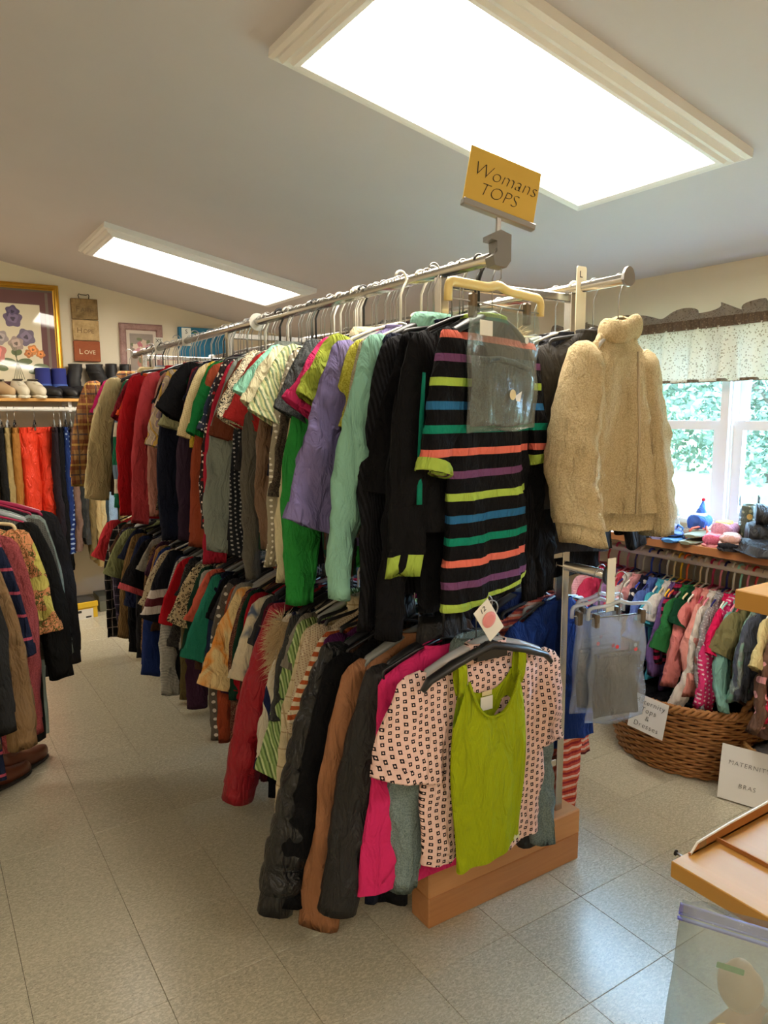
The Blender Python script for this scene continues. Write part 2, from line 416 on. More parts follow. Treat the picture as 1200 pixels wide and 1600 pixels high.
ceiling_light(1.617, -1.25, 'added fill light behind the viewer, over the right aisle')  # unseen fixture, added to fill the fronts of the lower clothes
ceiling_light(-1.15, -1.25, 'added fill light behind the viewer, over the left aisle')  # added out of view as more fill for the dark lower garments
ceiling_light(-1.15, 4.67, 'added fill light over the left aisle near the picture wall')  # added off-frame to brighten the back wall and left floor
ceiling_light(1.64, 4.67, 'smaller-looking lit ceiling light towards the picture wall')

# ------------------------------------------------------------------ hangers
DZ = [.045]        # how far a garment's hanger bar hangs below the usual place
def arc(cx, cz, r, a0, a1, n): return [(cx+r*math.cos(R(a0+(a1-a0)*i/n)), 0, cz+r*math.sin(R(a0+(a1-a0)*i/n))) for i in range(n+1)]
def hook_mesh(rr=.0205, rad=.0016, neck=-.085):
    return MB().tube(arc(0, 0, rr, 165, -50, 12)+[(.006, 0, -.032), (0, 0, -.045), (0, 0, neck)], rad, 6).mesh('hook')
HK = hook_mesh(.0205, .0019, -.132); HK_P = hook_mesh(.0215, .005, -.095); HK_PL = hook_mesh(.0215, .0036, -.125)
def round_path(pts, r=.02, n=4, closed=True):
    out = []; N_ = len(pts); P = [Vector(p) for p in pts]
    for i in range(N_):
        if not closed and i in (0, N_-1): out.append(P[i]); continue
        a, b, c = P[i-1], P[i], P[(i+1) % N_]
        d1, d2 = (a-b), (c-b); q = min(r, d1.length*.45, d2.length*.45); s, e = b+d1.normalized()*q, b+d2.normalized()*q
        for k in range(n+1):
            t = k/n; out.append(s*(1-t)**2+b*2*t*(1-t)+e*t*t)
    return out
def body_mesh(ty, hw):
    m = MB()
    if ty == 'tubular':
        p = round_path([(0,0,-.076), (hw*.5,0,-.10), (hw,0,-.135), (hw,0,-.158), (0,0,-.16), (-hw,0,-.158), (-hw,0,-.135), (-hw*.5,0,-.10)], .014)
        m.tube(p+[p[0]], .0042, 6)
    elif ty == 'wire':
        p = round_path([(0,0,-.08), (hw,0,-.15), (0,0,-.158), (-hw,0,-.15)], .014); m.tube(p+[p[0]], .0014, 5)
    elif ty == 'wide':
        p = [(-hw,0,-.165), (-hw*.9,0,-.142), (-hw*.55,0,-.115), (-hw*.2,0,-.094), (0,0,-.084), (hw*.2,0,-.094), (hw*.55,0,-.115), (hw*.9,0,-.142), (hw,0,-.165)]
        m.tube(p, [.006, .009, .011, .010, .009, .010, .011, .009, .006], 8, True, 1.5)
        m.tube([(-.03, 0, -.1), (0, 0, -.104), (.03, 0, -.1)], .006, 6)
    elif ty == 'top':
        p = round_path([(-hw,0,-.165), (-hw,0,-.125), (-.03,0,-.1), (0,0,-.078), (.03,0,-.1), (hw,0,-.125), (hw,0,-.165)], .02, 4, False); m.tube(p, .006, 8)
        m.tube([(-hw, 0, -.15), (hw, 0, -.15)], .002, 6)
    elif ty == 'clip':
        p = round_path([(-hw,0,-.13), (-hw,0,-.095), (-.03,0,-.09), (0,0,-.078), (.03,0,-.09), (hw,0,-.095), (hw,0,-.13)], .015, 4, False); m.tube(p, .006, 8)
    return m.mesh('shoulder_bar')
_bm = {}
HC = {'black': plain('black_hanger_plastic', (28, 28, 30), .4), 'white': plain('white_hanger_plastic', (232, 228, 216), .4),
      'cream': plain('cream_hanger_plastic', (226, 206, 160), .45), 'grey': plain('grey_hanger_plastic', (120, 122, 118), .4),
      'pink': plain('pink_hanger_plastic', (232, 140, 160), .4), 'magenta': plain('magenta_hanger_plastic', (176, 28, 80), .4),
      'navy': plain('navy_hanger_plastic', (36, 40, 110), .4), 'blue': plain('blue_hanger_plastic', (40, 70, 190), .4),
      'yellow': plain('yellow_hanger_plastic', (240, 190, 40), .4), 'orange': plain('orange_hanger_plastic', (236, 110, 60), .4),
      'red': plain('red_hanger_plastic', (196, 40, 44), .4), 'mint': plain('mint_hanger_plastic', (150, 215, 205), .4),
      'purple': plain('purple_hanger_plastic', (110, 60, 140), .4), 'lime': plain('lime_hanger_plastic', (150, 190, 60), .4),
      'clear': plastic_clear('clear_hanger_plastic', (238, 242, 244), .35, .1), 'wire': STEEL}
def hanger(loc, rz, col, ty, label, group, hw=.2, tall=None):
    e = empty('clothes_hanger', loc, rz); tag(e, label, 'hanger', group)
    k = (ty, round(hw, 2))
    if k not in _bm: _bm[k] = body_mesh(*k)
    plast = ty == 'tubular'
    link('hook', (HK_P if DZ[0] < .02 else HK_PL) if plast else HK, HC[col] if plast else STEEL, e)
    link('shoulder_bar', _bm[k], HC[col], e).location = (0, 0, -DZ[0])
    if ty == 'clip':
        MB().tube([(-hw, 0, -.125), (hw, 0, -.125)], .0018, 6).out('clip_rod', STEEL, e, True).location = (0, 0, -DZ[0])
        for sx in (-.75, .75):
            MB().box((sx*hw-.009, -.012, -.155), (sx*hw+.009, .012, -.112), .004).out('clip', plain('brown_clip', (90, 76, 62), .4), e).location = (0, 0, -DZ[0])
    return e

# ------------------------------------------------------------------ garments
def wrinkle(rows, amp, seed, hem=.0):
    out = []; o = seed*1.37; N_ = len(rows)-1
    for i, row in enumerate(rows):
        t = i/N_; f = min(1, .15+t*1.3); rr = []
        for x, y, z in row:
            a = mnoise.noise((x*17+o, y*6, z*3.2+o)); b = mnoise.noise((x*34-o, y*12, z*9)); c = mnoise.noise((x*9, o, z*26+x*14))
            rr.append((x+amp*.35*f*mnoise.noise((o, y*9, z*8)), y+amp*f*(1.3*a+.9*b+.8*c), z+hem*t*t*mnoise.noise((x*7, y*7+o, 3.1))))
        out.append(rr)
    return out
def torso_rows(hw, L, th, r, fold=.012, n=30, flare=1.05, neck=.065, quilt=0, z0=-.098, drop=.066, skew=0):
    zs = [z0, z0-.012, z0-drop*.45, z0-drop*.85, z0-drop*1.15, z0-drop*2.0]
    ws = [neck, neck+.025, hw*.66, hw*.93, hw, hw*1.0]
    ts = [.026, .024, .02, .018, .022+th*.3, th]
    nr = 18 if not quilt else 44
    for i in range(1, nr+1):
        t = i/nr; zs.append(z0-drop*2+(-L-(z0-drop*2))*t); ws.append(hw*(1+(flare-1)*t)); ts.append(th*(1+.25*math.sin(t*2.4)))
    k1, k2 = r.uniform(14, 22), r.uniform(28, 44); p1, p2 = r.uniform(0, 6), r.uniform(0, 6)
    rows = []
    for z, w, t in zip(zs, ws, ts):
        d = max(0, (z0-drop-z))/max(.1, L); A = fold*min(1, d*1.3)
        if quilt: t = t*(.72+.4*abs(math.sin(PI*(z)/quilt))**.6)
        row = []
        for j in range(n):
            a = 2*PI*j/n; cx = math.copysign(abs(math.cos(a))**.75, math.cos(a)); x = w*cx
            edge = 1-.6*abs(cx)
            y = t*math.sin(a)+A*(math.sin(k1*x+p1)+.6*math.sin(k2*x+p2+z*3))*edge
            row.append((x*(1+.03*math.sin(z*9+p1)*d), y, z+skew*x*d))
        rows.append(row)
    return wrinkle(rows, .004 if quilt else .013, r.uniform(0, 50), .018)
def sleeve_rows(side, hw, L, w0, w1, th, r, ang0, ang1, n=14, sway=0, quilt=0, z0=-.150, nr=None):
    nr = nr or (11 if L < .3 else 26)
    tw = R(r.uniform(-30, 12)); seed_ = r.uniform(0, 50)
    if quilt: nr = 40
    x, z, y = side*(hw*.80), z0, 0; rows = []; p1 = r.uniform(0, 6); k = r.uniform(20, 34)
    ds = (L+.04)/nr
    for i in range(nr+1):
        t = i/nr; a = R(ang0+(ang1-ang0)*min(1, t*1.6)**.8)
        dx, dz = side*math.sin(a), -math.cos(a)
        w = (w0+(w1-w0)*t)*.92; tk = th*(.75+.5*math.sin(min(1, t*1.5)*PI*.6))
        if i == 0: w *= .45; tk *= .4
        if i == 1: w *= .85; tk *= .8
        q = (.75+.35*abs(math.sin(PI*i*ds/quilt))**.6) if quilt else 1
        yy = y+sway*t*t+.007*math.sin(t*7+p1)*t
        row = []
        for j in range(n):
            b = 2*PI*j/n
            u = w*math.cos(b)*(.93+.07*q); v = tk*q*math.sin(b)+.005*math.sin(k*u*2+p1+t*3)*min(1, t*2)
            row.append((x+u*(-dz)*(1-(1-math.cos(tw))*t), yy+v+u*math.sin(tw)*t*side*-1, z+u*dx*1.0))
        rows.append(row)
        x += dx*ds; z += dz*ds
    return wrinkle(rows, .005 if quilt else .017, seed_, .014)

def garment(name, label, cat, group, loc, rz, m, L=.62, hw=.205, slv='short', sl=None, th=.020, seed=0, trim=None, collar='band',
            fold=.012, ang=None, ang_r=None, sw=None, quilt=0, hem=False, hood=False, flare=1.05, sway=None, hand=None, n=30, skew=0, sleeve_mat=None, buttons=0, sth=.017):
    r = random.Random(seed*7919+13)
    e = empty(name, (loc[0], loc[1], loc[2]-DZ[0]), rz); tag(e, label, cat, group)
    tr = torso_rows(hw, L, th, r, fold, n, flare, quilt=quilt, skew=skew)
    trim = trim or m
    if hem:
        MB().grid(tr[:-1]).out('body', m, e, True)
        h0 = [(x*.97, y*.93, z) for x, y, z in tr[-2]]; h1 = [(x*.94, y*.9, z-.03) for x, y, z in tr[-1]]
        MB().grid([tr[-2], h0, h1]).out('hem_band', trim, e, True)
    else: MB().grid(tr).out('body', m, e, True)
    sm = sleeve_mat or m
    if slv:
        d = {'short': (.15, .082, .078, 42, 26), 'cap': (.08, .08, .075, 50, 40), '3q': (.36, .085, .075, 30, 10), 'long': (.56, .082, .052, 28, 4)}[slv]
        sl_ = sl or d[0]; w0, w1 = (sw or d[1:3]); a0, a1 = (ang or d[3:5])
        for side in (-1, 1):
            if side == 1 and ang_r: a0, a1 = ang_r
            swy = sway if sway is not None else r.uniform(-.03, .02)
            rows = sleeve_rows(side, hw, sl_, w0, w1, sth+th*.15, r, a0+r.uniform(-5, 5), a1+r.uniform(-3, 3), sway=swy, quilt=quilt)
            o = MB().grid(rows, True, True).out('sleeve', sm, e, True)
            lo, pr = np.array(rows[-1]), np.array(rows[-2]); dirn = (lo.mean(0)-pr.mean(0)); dirn /= np.linalg.norm(dirn); c0 = lo.mean(0)
            ch = .012 if slv in ('short', 'cap') else (.055 if slv == 'long' else .03)
            big = 1.03 if slv != 'long' else .93
            a_ = c0+(lo-c0)*big-dirn*(ch if slv != 'long' else .004); b_ = c0+(lo-c0)*big+dirn*(.003 if slv != 'long' else ch)
            if slv != 'long':
                grow = lambda q, d_: q+(q-q.mean(0))/np.maximum(1e-4, np.linalg.norm(q-q.mean(0), axis=1))[:, None]*d_
                nb_ = 1 if slv in ('short', 'cap') else 2
                rs_ = [grow(np.array(q), .004) for q in rows[-1-nb_:]]; b_ = rs_[-1]+dirn*.004
                MB().grid(rs_+[b_, c0+(b_-c0)*.85-dirn*.012]).out('cuff', trim, e, True)
                continue
            MB().grid([a_, (a_+b_)/2, b_, c0+(b_-c0)*.9-dirn*.012]).out('cuff', trim, e, True)
    nk = np.array(tr[0]); c0 = nk.mean(0)
    if collar == 'band': MB().grid([nk*1.0, c0+(nk-c0)*1.02+(0,0,.008), c0+(nk-c0)*.9+(0,0,.011), c0+(nk-c0)*.88]).out('neckband', trim, e, True)
    elif collar in ('shirt', 'tall'):
        h = .03 if collar == 'shirt' else .07
        MB().grid([c0+(nk-c0)*1.35+(0,0,-.02), c0+(nk-c0)*1.25+(0,0,h*.5), c0+(nk-c0)*1.05+(0,0,h), c0+(nk-c0)*.92+(0,0,h*.8), c0+(nk-c0)*.9]).out('collar', trim, e, True)
    elif collar == 'roll':
        rows_ = []
        for i in range(11):
            a = PI*1.25*i/10-.2; rows_.append([(q[0]*1.05+np.sign(q[0])*.0+(q[0]/.07)*.020*math.sin(a)*1.0, q[1]*1.2+(q[1]/.03)*.020*math.sin(a)-.008, c0[2]+.004-.034*math.cos(a)+.012*math.sin(q[0]*40)) for q in nk])
        MB().grid(rows_).out('collar', trim, e, True)
    if hood:
        rows = []
        for i in range(7):
            t = i/6; a = t*PI*.9
            rows.append([(.085*math.cos(b)*(1-.25*t), .018+.05*math.sin(a)*.8+.03*math.sin(b)*(1-.4*t), -.10-.02+.075*math.sin(a*.75)*(.5+.5*math.sin(b)) - .05*t) for b in np.linspace(0, 2*PI, 17)[:-1]])
        MB().grid(rows, True, False, True).out('hood', trim, e, True)
    if buttons:
        bm_ = MB().lathe([(.0055, 0), (.006, .001), (.0045, .0025)], 10).mesh('button')
        for i in range(buttons):
            o = link('button', bm_, plain('shell_button', (215, 208, 196), .3), e); o.location = (.004, -th*1.25-.004, -.19-i*(L-.22)/buttons); o.rotation_euler = (PI/2, 0, 0)
    return e

# ------------------------------------------------------------------ the clothes rack
RX, RX2, ZT, ZL, RY0, RY1 = 1.25, 1.755, 1.90, 1.03, 1.42, 4.82
rack = empty('clothes_rack', (RX, 1.6, .19)); tag(rack, 'long double-sided two-tier chrome clothes rack with square posts', 'clothes rack')
def rk(m, nm, mat=CHROME, smooth=False):
    o = m.out(nm, mat, rack, smooth); o.location = (-RX, -1.6, -.19); return o
for x in (RX, RX2):
    for z, y0 in ((ZT, RY0), (ZL, RY0+.03)):
        rk(MB().tube([(x, y0, z), (x, RY1, z)], .0155, 14), 'rail', CHROME, True)
    for y in (1.63, 3.2, 4.62):
        rk(MB().box((x-.015, y-.015, .185), (x+.015, y+.015, ZT-.012), .002), 'post', CHROME)
    rk(MB().tube([(x, RY1, ZT), (x, RY1+.012, ZT)], .024, 14), 'end_cap', STEEL, True)
for y in (1.63, 3.2, 4.62):
    for z in (.36, ZL+.04): rk(MB().box((RX+.015, y-.012, z-.012), (RX2-.015, y+.012, z+.012), .002), 'crossbar', CHROME)
    rk(MB().box((RX+.015, y-.012, ZT-.04), (RX2-.015, y+.012, ZT-.016), .002), 'crossbar', CHROME)
rk(MB().prism([(RX2+.026*math.cos(a)*(1 if math.sin(a) < 0 else .9), ZT+.004+(.03 if math.sin(a) > 0 else .026)*math.sin(a)) for a in np.linspace(0, 2*PI, 19)[:-1]], 'y', RY0-.008, RY0), 'end_cap', STEEL)
rk(MB().prism([(RX2+.022*math.cos(a), ZL+.03*math.sin(a)) for a in np.linspace(0, 2*PI, 17)[:-1]], 'y', RY0+.022, RY0+.03), 'end_cap', STEEL)
M_LUM = wood('pine_lumber', (206, 152, 100), (178, 122, 76), 0)
M_LUM2 = wood('worn_pine_lumber', (194, 138, 90), (160, 108, 68), 0, 1.3)
for yb, w1_, w2_ in ((1.585, 'front end of the rack', 'front'), (4.58, 'far end of the rack', 'far'), (3.16, 'middle of the rack', 'middle')):
    a = MB().box((-.32, 0, 0), (.32, .09, .098), .004).out('wooden_beam', M_LUM2); a.location = (1.505, yb, 0); tag(a, 'lower pine beam on the floor under the '+w1_, 'beam', 'beams under the clothes rack')
    a = MB().box((-.32, 0, 0), (.32, .09, .086), .004).out('wooden_beam', M_LUM); a.location = (1.503, yb-.003, .099); tag(a, 'upper pine beam carrying the posts at the '+w1_, 'beam', 'beams under the clothes rack')

# ---- colours
BLK, NAVY, CHAR = (19, 19, 22), (26, 30, 48), (62, 64, 66)
S = lambda *c, **k: fab('solid', *c, **k)
def yrail(px, x): return None

# rows: (y, name, description, sleeve, sleeve length, body length, material, options)
UP = [
 (1.515,'tunic','plain black long tunic','long',.66,.84,S(BLK),dict(th=.03,dx=.03)),
 (1.565,'sweater','black ribbed long sweater','long',.66,.80,fab('vstripe',(20,20,23),(34,34,38),s=.5),dict(th=.028,dx=.02)),
 (1.62,'shirt','mint green button-cuffed shirt','long',.58,.66,S((136,184,164)),dict(dx=-.03,collar='shirt',buttons=5,ang=(34,8))),
 (1.655,'cardigan','oatmeal thin knit cardigan','long',.42,.66,fab('heather',(168,158,134),(140,130,110)),dict()),
 (1.69,'tee','acid yellow heathered tee','short',.20,.62,fab('heather',(208,206,92),(176,172,60)),dict(ang=(30,14))),
 (1.765,'blouse','lavender wide-cuffed blouse','3q',.47,.70,S((124,114,160)),dict(dx=-.035,sw=(.085,.12),ang=(26,16),sway=-.03)),
 (1.825,'blouse','olive lime short-sleeved blouse','short',.19,.64,fab('tiedye',(150,160,60),(126,138,48)),dict(ang=(46,34),sw=(.09,.10),sway=-.03)),
 (1.865,'tee','hot pink tee with rolled sleeves','short',.20,.62,S((206,52,104)),dict(ang=(46,36),sw=(.085,.10))),
 (1.905,'sweatshirt','bright green sweatshirt','long',.66,.78,S((46,140,62)),dict(hem=True)),
 (1.945,'tee','charcoal heather layered tee','short',.21,.64,fab('heather',(78,82,82),(56,58,60)),dict(ang=(44,30),sw=(.09,.10))),
 (1.985,'shirt','cream linen button shirt','long',.62,.70,S((212,200,164)),dict(collar='shirt',ang=(30,8))),
 (2.02,'sweater','dark brown tweed sweater','3q',.42,.66,fab('heather',(84,74,64),(52,46,42)),dict()),
 (2.06,'top','taupe top with tiny white dots','long',.58,.66,fab('dots',(150,142,122),(226,222,208),s=.6),dict()),
 (2.10,'cardigan','cream cardigan with black ladder trim','3q',.34,.62,fab('hstripe',(214,202,160),(40,38,36),(214,202,160),(214,202,160),s=.4),dict()),
 (2.14,'shirt','pale yellow tee with green pinstripes','short',.23,.62,fab('vstripe',(214,212,172),(160,176,130),(206,204,150),(120,140,110),s=1.2),dict(ang=(46,32),sw=(.09,.10),sway=-.03)),
 (2.18,'tee','plain cream cotton tee','short',.20,.62,S((214,206,170)),dict(ang=(48,34),sw=(.085,.09))),
 (2.215,'blouse','cocoa brown satin blouse','long',.54,.64,S((112,84,62),rough=.5),dict()),
 (2.25,'tee','aqua mint tee','short',.19,.62,S((150,214,190)),dict(ang=(52,34),sw=(.09,.11),sway=-.03)),
 (2.30,'tee','brick red tee','short',.23,.62,S((172,44,44)),dict(ang=(42,28),sw=(.085,.09))),
 (2.345,'sweater','grey-brown fine knit sweater','long',.66,.76,S((96,92,84)),dict()),
 (2.385,'jacket','black knit jacket with flecks','long',.60,.70,fab('dots',(32,34,40),(150,150,150),s=.5),dict()),
 (2.43,'tee','cream tee with black fern print','short',.24,.62,fab('leaf',(222,210,180),(38,36,36),s=.8),dict(ang=(44,28),sw=(.095,.11),sway=-.03)),
 (2.48,'tee','rust brown short-sleeved tee','short',.27,.64,S((104,54,36)),dict(ang=(38,24),sw=(.085,.09))),
 (2.525,'shirt','grey chambray shirt with cuff button','long',.60,.68,S((128,136,128)),dict(collar='shirt',ang=(32,8),buttons=5)),
 (2.575,'top','crimson long-sleeved top','long',.66,.80,S((170,36,58)),dict()),
 (2.625,'blouse','black, white and red scroll print blouse','long',.54,.66,fab('floral',(44,36,38),(222,206,192),(150,36,44),s=.6),dict()),
 (2.68,'blouse','blue blouse with white blossoms','short',.25,.62,fab('floral',(52,60,82),(210,206,206),s=.55),dict(ang=(36,22),sw=(.085,.09))),
 (2.735,'sweater','rust ribbed-cuff sweater','long',.62,.70,S((146,68,44)),dict(hem=True)),
 (2.79,'tee','kelly green tee','short',.27,.64,S((24,110,54)),dict(ang=(40,20),sw=(.085,.085))),
 (2.84,'top','mustard yellow top','3q',.30,.62,S((206,178,66)),dict()),
 (2.89,'sweater','cream honeycomb-knit short-sleeved sweater','short',.28,.62,fab('dots',(224,208,164),(196,178,130),s=.25),dict(ang=(40,20),sw=(.085,.09))),
 (2.95,'hoodie','dark plum hoodie','long',.62,.72,S((52,38,54)),dict(hood=True,hem=True,th=.03)),
 (3.02,'top','burgundy dolman top','3q',.36,.64,S((108,32,46)),dict()),
 (3.08,'tee','jet black wide tee','short',.21,.64,S((24,24,27)),dict(ang=(50,34),sw=(.095,.11),sway=-.03)),
 (3.14,'tee','sage green tee','short',.24,.62,S((158,160,124)),dict(ang=(38,22))),
 (3.20,'sweater','navy fine-knit sweater','long',.66,.78,S((30,34,50)),dict()),
 (3.27,'top','black scroll-patterned top','long',.54,.66,fab('scribble',(34,30,32),(170,160,130),s=.7),dict()),
 (3.34,'blouse','marbled taupe and mustard blouse','3q',.32,.62,fab('swirl',(176,158,138),(206,184,150),(150,130,140),(196,160,80),s=.6),dict(ang=(34,20))),
 (3.42,'top','dusty pink silky top','long',.58,.66,S((168,110,96),rough=.5),dict()),
 (3.49,'sweatshirt','coral rose sweatshirt','long',.62,.78,S((192,70,78)),dict(dx=-.07,hem=True,th=.03)),
 (3.58,'blouse','grey-blue blouse with small white print','long',.50,.64,fab('floral',(112,116,134),(216,208,204),s=.45),dict()),
 (3.66,'top','deep teal long top','long',.52,.68,S((24,104,92)),dict()),
 (3.74,'dress','scarlet long-sleeved dress','long',.60,.86,S((176,28,36)),dict(dx=-.06)),
 (3.83,'tee','orange tee','short',.22,.62,S((220,84,38)),dict(ang=(42,26))),
 (3.91,'tee','maroon tee with knotted sleeves','short',.24,.62,S((124,28,44)),dict(ang=(44,26),sw=(.09,.09))),
 (3.99,'top','black top with white side dots','long',.54,.66,fab('dots',(26,25,27),(220,216,205),s=.9),dict()),
 (4.07,'polo','green, white and blue colour-block polo','long',.60,.68,fab('hstripe',(30,104,74),(30,104,74),(214,206,186),(110,132,156),s=6),dict(collar='shirt')),
 (4.15,'top','dark brown fitted top','long',.60,.70,S((70,56,48)),dict()),
 (4.24,'jacket','cream canvas jacket with sleeve pocket','long',.58,.70,S((202,184,140)),dict(dx=-.075,ang=(34,8),th=.035,collar='shirt',sw=(.09,.08))),
 (4.34,'top','burnt orange top','long',.44,.62,S((190,88,38)),dict()),
 (4.42,'tee','olive brown tee','short',.26,.62,S((104,92,46)),dict(ang=(38,22))),
 (4.50,'tee','pale sage tee','short',.2,.62,S((170,170,134)),dict(ang=(40,24))),
 (4.58,'tee','magenta tee','short',.18,.62,S((180,30,96)),dict(ang=(40,24))),
 (4.68,'flannel_shirt','orange, grey and cream plaid flannel shirt','long',.54,.70,fab('plaid',(166,126,80),(118,52,40),(74,72,80),(196,160,84),s=2.0),dict(dx=-.08,ang=(34,8),th=.04,collar='shirt',sw=(.10,.09))),
]
LO = [
 (1.455,'shirt','blue-grey brushed long-sleeved shirt','long',.50,.66,fab('heather',(126,142,142),(104,120,120)),dict(dx=-.02,ang=(16,4),buttons=4,collar='shirt')),
 (1.50,'tank_top','hot pink long tank top',None,0,.74,S((216,48,108)),dict(flare=1.3,dx=-.075)),
 (1.56,'jacket','black quilted zip jacket','long',.58,.70,S((28,27,28),rough=.6),dict(dx=-.04,th=.035,sth=.034,quilt=.13,sw=(.085,.06),ang=(24,12),collar='tall')),
 (1.63,'sweatshirt','tan raglan sweatshirt','long',.66,.74,S((156,108,76)),dict(dx=-.07,hem=True,th=.03,ang=(22,10),sw=(.085,.06))),
 (1.70,'coat','black wool coat with snap cuff','long',.62,.74,S((17,17,19)),dict(dx=-.07,th=.035,sth=.03,sw=(.09,.065),ang=(26,14))),
 (1.785,'puffer_coat','long black shiny puffer coat','long',.66,.78,S((24,24,25),rough=.38),dict(dx=-.05,th=.045,sth=.042,quilt=.07,sw=(.095,.07),ang=(32,20),collar='tall')),
 (1.86,'sweatshirt','purple sweatshirt with white lettering','long',.40,.62,S((84,34,80)),dict(hem=True)),
 (1.91,'tee','white tee with orange-brown stripes','short',.26,.58,fab('hstripe',(218,204,176),(176,86,46),s=.55),dict(ang=(34,16),sw=(.085,.08))),
 (1.955,'top','beige crosshatch knit top','3q',.30,.60,fab('dots',(196,180,152),(150,120,96),s=.25),dict()),
 (2.0,'shirt','cream plaid cotton shirt','long',.56,.64,fab('plaid',(206,192,160),(196,180,144),(156,134,96),s=.9),dict(collar='shirt',ang=(24,14))),
 (2.06,'shirt','green striped shirt with rolled cuffs','3q',.48,.66,fab('vstripe',(150,176,112),(90,116,70),(190,206,150),(120,150,86),s=.9),dict(collar='shirt',ang=(26,20),sw=(.09,.085),sway=-.02)),
 (2.12,'tee','charcoal grey long tee','short',.30,.68,S((70,70,70)),dict(ang=(30,14))),
 (2.18,'raglan_top','cream raglan top with navy stripe','long',.44,.62,fab('vstripe',(206,196,176),(206,196,176),(206,196,176),(30,38,72),s=3.5),dict(ang=(28,16))),
 (2.27,'puffer_coat','red puffer coat with fur-trimmed hood','long',.60,.72,S((158,18,36),rough=.55),dict(th=.045,sth=.042,quilt=.12,sw=(.095,.075),ang=(28,14),hood=True)),
 (2.34,'top','wine red long top','long',.54,.72,S((92,28,44)),dict()),
 (2.40,'tee','cream tee with blue tie-dye patch','short',.27,.60,fab('tiedye',(212,200,172),(206,194,166),(84,98,122),s=.8),dict(ang=(38,20),sw=(.09,.085))),
 (2.46,'top','cherry red top','3q',.36,.62,S((164,24,38)),dict()),
 (2.52,'blouse','brown paisley blouse','long',.52,.66,fab('scribble',(84,44,40),(170,140,110),s=.6),dict()),
 (2.58,'blouse','orange and cream tie-dye bell-sleeved blouse','3q',.34,.64,fab('tiedye',(234,208,150),(232,150,66),s=1.4),dict(ang=(30,22),sw=(.08,.13),sway=-.05)),
 (2.65,'cardigan','rust cardigan','long',.52,.66,S((156,70,44)),dict()),
 (2.71,'top','grey top with white spots','long',.54,.68,fab('dots',(98,92,84),(214,208,196),s=1.1),dict()),
 (2.77,'top','navy and white trimmed top','3q',.34,.62,S((34,44,70)),dict(trim=S((214,210,200)))),
 (2.84,'tee','turquoise green tee','3q',.32,.60,S((44,132,108)),dict(ang=(30,20),sw=(.085,.09))),
 (2.90,'top','salmon orange top','short',.2,.60,S((218,100,80)),dict()),
 (2.97,'cardigan','pale grey cardigan','long',.30,.62,S((176,172,160)),dict()),
 (3.04,'tee','leopard-spotted tee','short',.24,.60,fab('leopard',(196,178,140),(48,42,38),s=.8),dict(ang=(40,24),sw=(.09,.09))),
 (3.11,'cardigan','olive green long cardigan','long',.52,.66,S((96,84,52)),dict()),
 (3.18,'top','black lacy top','3q',.36,.62,fab('scribble',(34,32,34),(120,116,108),s=.4),dict()),
 (3.26,'tee','red V-shaped tee','short',.28,.60,S((184,24,36)),dict(ang=(32,20))),
 (3.33,'shirt','grey and white fine-striped shirt','long',.56,.66,fab('hstripe',(188,184,172),(120,120,116),s=.14),dict()),
 (3.41,'polo','black polo with maroon and white bands','short',.30,.64,fab('hstripe',(26,27,34),(26,27,34),(26,27,34),(26,27,34),(26,27,34),(210,200,190),(92,36,44),(210,200,190),s=6),dict()),
 (3.49,'tee','small beige flower-print tee','short',.26,.60,fab('floral',(176,160,130),(90,64,56),s=.4),dict(ang=(36,20))),
 (3.58,'sweater','royal blue long sweater','long',.56,.70,S((32,50,104)),dict()),
 (3.67,'cardigan','camel ribbed cardigan','long',.44,.62,S((166,122,76)),dict()),
 (3.76,'blouse','brown animal-print blouse','long',.58,.68,fab('leopard',(112,84,56),(40,32,28),s=1),dict()),
 (3.86,'tee','black tee with coral hem','short',.26,.60,S((26,26,30)),dict(trim=S((196,84,90)))),
 (3.97,'top','midnight blue top','3q',.34,.62,S((28,34,58)),dict()),
 (4.10,'jacket','khaki brown corduroy jacket','long',.50,.66,fab('vstripe',(112,88,54),(94,72,44),s=.4),dict(th=.04,sw=(.10,.09),collar='shirt',ang=(26,8))),
 (4.24,'top','lime and grey top','short',.24,.60,S((128,132,90)),dict()),
 (4.36,'shirt','purple and black plaid shirt','long',.5,.66,fab('plaid',(50,44,62),(30,28,36),(110,100,120),s=.9),dict(collar='shirt')),
 (4.52,'shirt','black and white plaid flannel shirt','long',.60,.70,fab('plaid',(36,34,36),(22,22,24),(172,160,152),s=1.0),dict(collar='shirt',th=.035)),
 (4.68,'tee','faded red tee','short',.22,.60,S((190,52,60)),dict(ang=(40,24))),
]
WHERE_U, WHERE_L = 'upper near rail', 'lower near rail'
